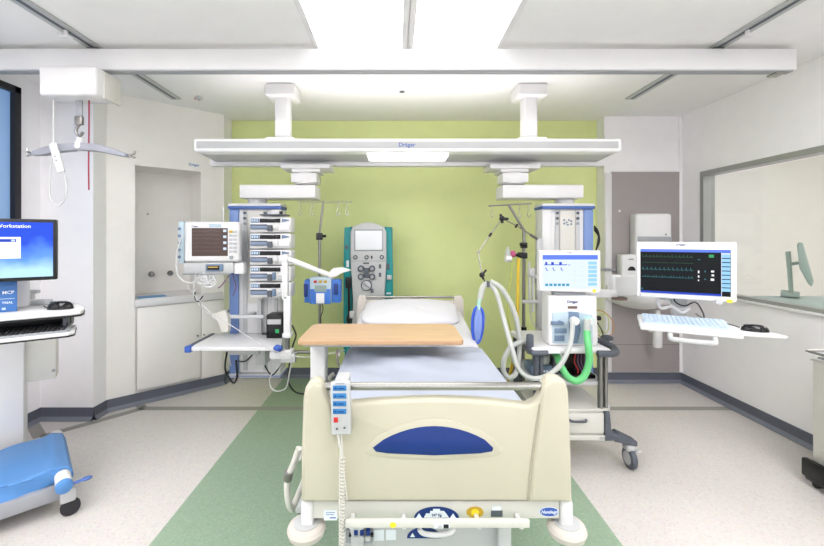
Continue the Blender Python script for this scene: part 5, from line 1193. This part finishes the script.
MB(QF).prism([Pq(780, 293.5), Pq(800, 294.5), Pq(800, 297.8), Pq(780, 297.5)], .0, .26, 'y', .004).build('foot', M['fargrey'], fm)
MB(QF).prism([Pq(790, 263.5), Pq(800, 262), Pq(800, 265), Pq(790, 266.8)], .12, .18, 'y', .003).build('bracket', M['fargrey'], fm)
MB(QF).prism([Pq(796.8, 245), Pq(799, 242), Pq(803, 243), Pq(813.5, 280), Pq(811.5, 285.5), Pq(808, 283), Pq(799.5, 268)], -.08, .38, 'y', .008).build('screen_casing', M['fargrey'], fm)

# cart at far right
fc = thing('supply_trolley', 'pale supply trolley with black base at the right edge', 'trolley', (2.7, 2.1, 0))
MB().box(2.56, 2.94, 1.75, 2.43, .12, .765, .01).build('body', M['plasticw'], fc)
MB().box(2.53, 2.96, 1.72, 2.45, .03, .13, .012).box(2.52, 2.56, 2.25, 2.46, .05, .16, .01).build('base', M['black'], fc)
MB().box(2.555, 2.95, 1.74, 2.44, .765, .776, .004).build('top', M['plasticw'], fc)
for (x, y) in ((2.56, 1.78), (2.9, 1.78), (2.56, 2.4), (2.9, 2.4)): MB().cyl((x - .012, y, .0201), (x + .012, y, .0201), .02).build('castor', M['rubber'], fc)
gb = thing('glass_tray', 'shallow clear tray with metal rim standing on the right edge trolley', 'tray', (2.7, 2.3, .776))
MB().prism([(2.60, .777), (2.84, .777), (2.89, .822), (2.54, .822), (2.548, .812), (2.875, .812), (2.83, .786), (2.61, .786)], 2.1, 2.44, 'y').build('bowl', M['bowl'], gb)
MB().tube([(2.535, 2.09, .824), (2.895, 2.09, .824), (2.895, 2.44, .824), (2.535, 2.44, .824)], .006, n=8, smooth=0, closed=True).build('rim', M['steel'], gb)

# ================================================================== LEFT WORKSTATION
LA = 34
cR = Vector((X(57, 2.2), 2.2, 0)); ca, sa = math.cos(math.radians(LA)), math.sin(math.radians(LA))
LM = Matrix.Translation(cR) @ Matrix.Rotation(math.radians(LA), 4, 'Z')      # origin at right end of the screen; -x runs to the left
zt1, zb1 = Z(219.5, 2.2), Z(279.5, 2.2)
lm = thing('computer_monitor', 'black framed computer monitor showing a blue desktop at the left edge', 'monitor', LM @ Vector((-.25, 0, zb1)))
mw = .54
MB(LM).box(-mw, 0, 0, .045, zb1, zt1, .006).build('bezel', M['black'], lm)
sc = MB(LM).box(-mw + .02, -.017, -.003, .002, zb1 + .02, zt1 - .018).build('screen', M['s_desktop'], lm)
text('Clinical Workstation', M['s_white'], sc, .0265, (-.107, -.004, zt1 - .04), LM, align='RIGHT', ext=.0004)
def ls(m, nm, *r):
    mb = MB(LM)
    for (a, b, c, d) in r: mb.box(a, c, -.0045, -.003, b, d)
    return mb.build(nm, m, sc)
ls(M['s_white'], 'dialog', (-.42, Z(258.5, 2.1), -.148, Z(237, 2.1)))
mb = MB(LM).box(-.42, -.165, -.0055, -.0044, Z(242, 2.1), Z(239, 2.1)).build('dialog_title', M['s_navy'], sc)
MB(LM).box(-.185, -.17, -.0062, -.0054, Z(241.5, 2.1), Z(239.5, 2.1)).build('dialog_button', M['s_grey'], sc)
MB(LM).box(-.31, -.2, -.0062, -.0054, Z(247, 2.1), Z(246.6, 2.1)).box(-.31, -.2, -.0062, -.0054, Z(252, 2.1), Z(251.6, 2.1)).build('dialog_lines', M['s_grey'], sc)
text('LG', M['midgrey'], lm, .012, (-mw / 2, -.0008, zb1 + .01), LM)
MB(LM).box(-.36, -.18, .045, .075, zb1 + .06, zt1 - .08, .01).build('rear_mount', M['midgrey'], lm)
ws = thing('computer_workstation', 'white computer workstation tower with worktop and sliding keyboard shelf at left', 'workstation', LM @ Vector((-.3, .25, 0)))
wz = 1.118
LWT = LM
# worktop outline in local frame
tip = LM.inverted() @ Vector((-1.755, 2.22, 0))
outl = [(tip.x - .62, -.16), (tip.x - .05, -.16), (tip.x - .012, -.145), (tip.x, -.11), (tip.x - .005, -.0), (tip.x - .04, .16), (tip.x - .08, .26), (tip.x - .62, .26)]
tipy = tip.y
outl = [(a, b + tipy + .11) for a, b in outl]
MB(LM).prism(outl, wz - .02, wz, 'z', .004).build('worktop', M['plastic'], ws)
MB(LM).prism([(a + .004, b - .004) for a, b in outl], wz - .03, wz - .02, 'z', .003).build('worktop_edge', M['black'], ws)
ky = tipy + .11
MB(LM).prism([(tip.x - .62, ky - .20), (tip.x - .06, ky - .20), (tip.x - .035, ky - .17), (tip.x - .045, ky + .03), (tip.x - .62, ky + .03)], wz - .122, wz - .104, 'z', .004).build('keyboard_shelf', M['plastic'], ws)
MB(LM).prism([(tip.x - .62, ky - .203), (tip.x - .058, ky - .203), (tip.x - .032, ky - .17), (tip.x - .042, ky + .032), (tip.x - .62, ky + .032)], wz - .129, wz - .122, 'z', .002).build('shelf_edge', M['black'], ws)
MB(LM).box(tip.x - .6, tip.x - .07, ky + .05, ky + .2, wz - .121, wz - .03, .004).build('shelf_recess', M['black'], ws)
MB(LM).box(tip.x - .09, tip.x - .075, ky - .12, ky + .2, wz - .103, wz - .03, .003).build('runner', M['darkgrey'], ws)
# tower column and side box
LT2 = Matrix.Translation((-2.375, 2.52, 0)) @ Matrix.Rotation(math.radians(LA), 4, 'Z')
MB(LT2).box(-.36, 0, 0, .12, .02, wz - .03, .006).build('tower', M['plastic'], ws)
bxr = LT2.inverted() @ Vector((X(59, 2.75), 2.75, 0))
MB(LT2).box(bxr.x - .25, bxr.x, .04, .16, Z(374, 2.72), wz - .14, .006).build('side_box', M['plasticw'], ws)
MB(LT2).cyl((bxr.x - .012, .035, Z(366, 2.72)), (bxr.x - .012, .045, Z(366, 2.72)), .01).build('lock', M['midgrey'], ws)
MB(LT2).cyl((-.12, -.004, .56), (-.12, .0, .56), .009).build('lock', M['midgrey'], ws)
stx = LM.inverted() @ Vector((X(33, 2.32), 2.32, 0))
MB(LM).box(stx.x - .09, stx.x - .02, stx.y - .0, stx.y + .06, wz, zt1 - .1, .01).build('screen_column', M['plastic'], ws)
MB(LM).box(stx.x - .25, stx.x, .07, .14, zb1 + .12, zb1 + .18, .006).build('screen_arm', M['plasticg'], ws)
kk = thing('keyboard', 'black computer keyboard on the sliding shelf of the left workstation', 'keyboard', LM @ Vector((tip.x - .3, ky - .1, wz - .104)))
kz = wz - .104
MB(LM).prism([(ky - .19, kz), (ky - .045, kz), (ky - .045, kz + .026), (ky - .19, kz + .012)], tip.x - .51, tip.x - .055, 'x', .004).build('base', M['midgrey'], kk)
mb = MB(LM)
for r_ in range(5):
    for c_ in range(21):
        y_ = ky - .183 + r_ * .026; zz = kz + .0125 + (y_ - ky + .19) * .095
        mb.box(tip.x - .5 + c_ * .0205, tip.x - .4825 + c_ * .0205, y_, y_ + .022, zz - .001, zz + .008, .002, 1)
mb.build('keys', M['black'], kk)
mo = thing('mouse', 'black mouse lying on the left workstation worktop', 'mouse', LM @ Vector((tip.x - .1, ky - .05, wz)))
mouse(Matrix.Translation((X(60.5, 2.24), 2.24, wz)) @ Matrix.Rotation(math.radians(8), 4, 'Z'), mo, .066, .038, .045)
MB().tube([(X(50, 2.27), 2.27, wz + .01), (X(47, 2.25), 2.25, wz + .006), (X(44, 2.3), 2.3, wz + .004)], .003, n=6).build('cable', M['wirek'], mo)
bt = LM.inverted() @ Vector((X(17, 2.17), 2.17, 0))
bk = thing('information_card', 'blue printed card standing on the worktop under the left monitor', 'card', LM @ Vector((bt.x - .1, bt.y, wz)))
MB(LM).box(bt.x - .24, bt.x, bt.y, bt.y + .012, wz, zb1 - .006, .002).build('board', M['bluebook'], bk)
text('MCP', M['paper'], bk, .024, (bt.x - .035, bt.y - .001, wz + .105), LM, align='CENTER')
text('TRIAL', M['paper'], bk, .017, (bt.x - .038, bt.y - .001, wz + .05), LM, align='CENTER')
MB(LM).box(bt.x - .1, bt.x - .01, bt.y - .001, bt.y, wz + .07, wz + .073).box(bt.x - .06, bt.x - .045, bt.y - .001, bt.y, wz + .012, wz + .024).build('printed_mark', M['keyblue'], bk)
nbx = thing('label_printer', 'small pale box with a bracket standing behind the mouse on the left worktop', 'box', W(36, 300, 2.45))
MB().box(X(29, 2.36), X(45, 2.36), 2.36, 2.42, wz, wz + .03, .006).box(X(33, 2.4), X(35.5, 2.4), 2.38, 2.4, wz + .03, wz + .075, .003).box(X(30.5, 2.4), X(41, 2.4), 2.375, 2.4, wz + .068, wz + .088, .004).build('bracket', M['plasticg'], nbx)

# ================================================================== BLUE PADDED FRAME
PA = Matrix.Translation((-2.21, 2.57, 0)) @ Matrix.Rotation(math.atan2(-.5, .475), 4, 'Z')   # local x along the roll towards the viewer, local -y to the left
pf = thing('padded_foot_frame', 'low blue padded frame on castors at the bottom left', 'padded frame', (-2.0, 2.3, 0))
Lr = .55
def pad(u, v):
    x = u * (Lr - .03) + .01
    t_ = v
    # profile: wraps over the roller then runs away to the left and dips
    pr = [(.035, .15), (.048, .20), (.03, .245), (-.02, .262), (-.12, .256), (-.25, .25), (-.4, .245), (-.62, .24), (-.64, .2), (-.6, .15)]
    k = t_ * (len(pr) - 1); i = min(len(pr) - 2, int(k)); f = k - i
    y = pr[i][0] * (1 - f) + pr[i + 1][0] * f; z = pr[i][1] * (1 - f) + pr[i + 1][1] * f
    z += .010 * math.sin(9 * x + 6 * y) * (1 if -.58 < y < -.05 else .2) + .006 * math.sin(25 * y + 4 * x) * (1 if y < -.04 else 0)
    return (x, y, z)
so = MB(PA).surf(pad, 40, 60).build('pad_cover', M['padblue'], pf, sharp=70)
md = so.modifiers.new('thickness', 'SOLIDIFY'); md.thickness = .012
# front skirt of the cover
def skt(u, v):
    y = .04 - u * .65; z = .26 - u * .02 - v * (.10 + .0 * u)
    if y > -.03: z = min(z, .252 - (y + .03) * .6 * (1 - v))
    return (Lr - .02 + .014 * math.sin(10 * u + 3 * v) * v + .003 * math.sin(40 * u), y, z + .004 * math.sin(12 * u))
so = MB(PA).surf(skt, 50, 8).build('cover_skirt', M['padblue'], pf, sharp=70)
md = so.modifiers.new('thickness', 'SOLIDIFY'); md.thickness = .008
MB(PA).cyl((-.06, -.0, .215), (Lr + .075, -.0, .2), .036, n=24, bev=.004).build('roller', M['plastic'], pf)
MB(PA).cyl((Lr + .06, .0, .196), (Lr + .10, .0, .188), .038, n=24, bev=.012).build('blue_cap', M['padblue'], pf)
MB(PA).tube([(Lr + .08, .03, .19), (Lr + .08, .06, .192), (Lr + .08, .09, .194)], .008).ball((Lr + .08, .095, .194), (.016, .028, .011)).build('brake_lever', M['bluedk'], pf)
MB(PA).box(0.0, Lr + .0, -.62, -.0, .085, .165, .008).build('base_frame', M['padgrey'], pf)
for (x, y) in ((Lr + .03, .02), (.06, -.06), (Lr - .04, -.55), (.06, -.55)):
    o = MB(PA).box(x - .03, x + .016, y - .035, y + .035, .075, .15, .012).build('castor_hood', M['plasticg'], pf)
    MB(PA).cyl((x - .012, y + .01, .045), (x + .012, y + .01, .045), .045, n=24, bev=.005).build('wheel', M['rubber'], o)

# ================================================================== WORLD, CAMERA
w = bpy.data.worlds.new('world'); SC.world = w; w.use_nodes = True
nt = w.node_tree; bg = nt.nodes['Background']
bg.inputs['Color'].default_value = (.62, .78, 1, 1); bg.inputs['Strength'].default_value = 2.2

cam = bpy.data.cameras.new('camera'); co = bpy.data.objects.new('camera', cam); COL.objects.link(co)
co.location = (0, 0, H); co.rotation_euler = (PI / 2, 0, 0)
cam.sensor_width = 36; cam.lens = F / 824 * 36
cam.shift_x = (412 - CX) / 824; cam.shift_y = -(273 - CY) / 824
cam.clip_start = .02
SC.camera = co
SC.view_settings.view_transform = 'Standard'; SC.view_settings.look = 'None'; SC.view_settings.gamma = 1
SC.view_settings.use_curve_mapping = False
SC.view_settings.exposure = 0.52
SC.cycles.max_bounces = 12; SC.cycles.diffuse_bounces = 8; SC.cycles.sample_clamp_indirect = 6
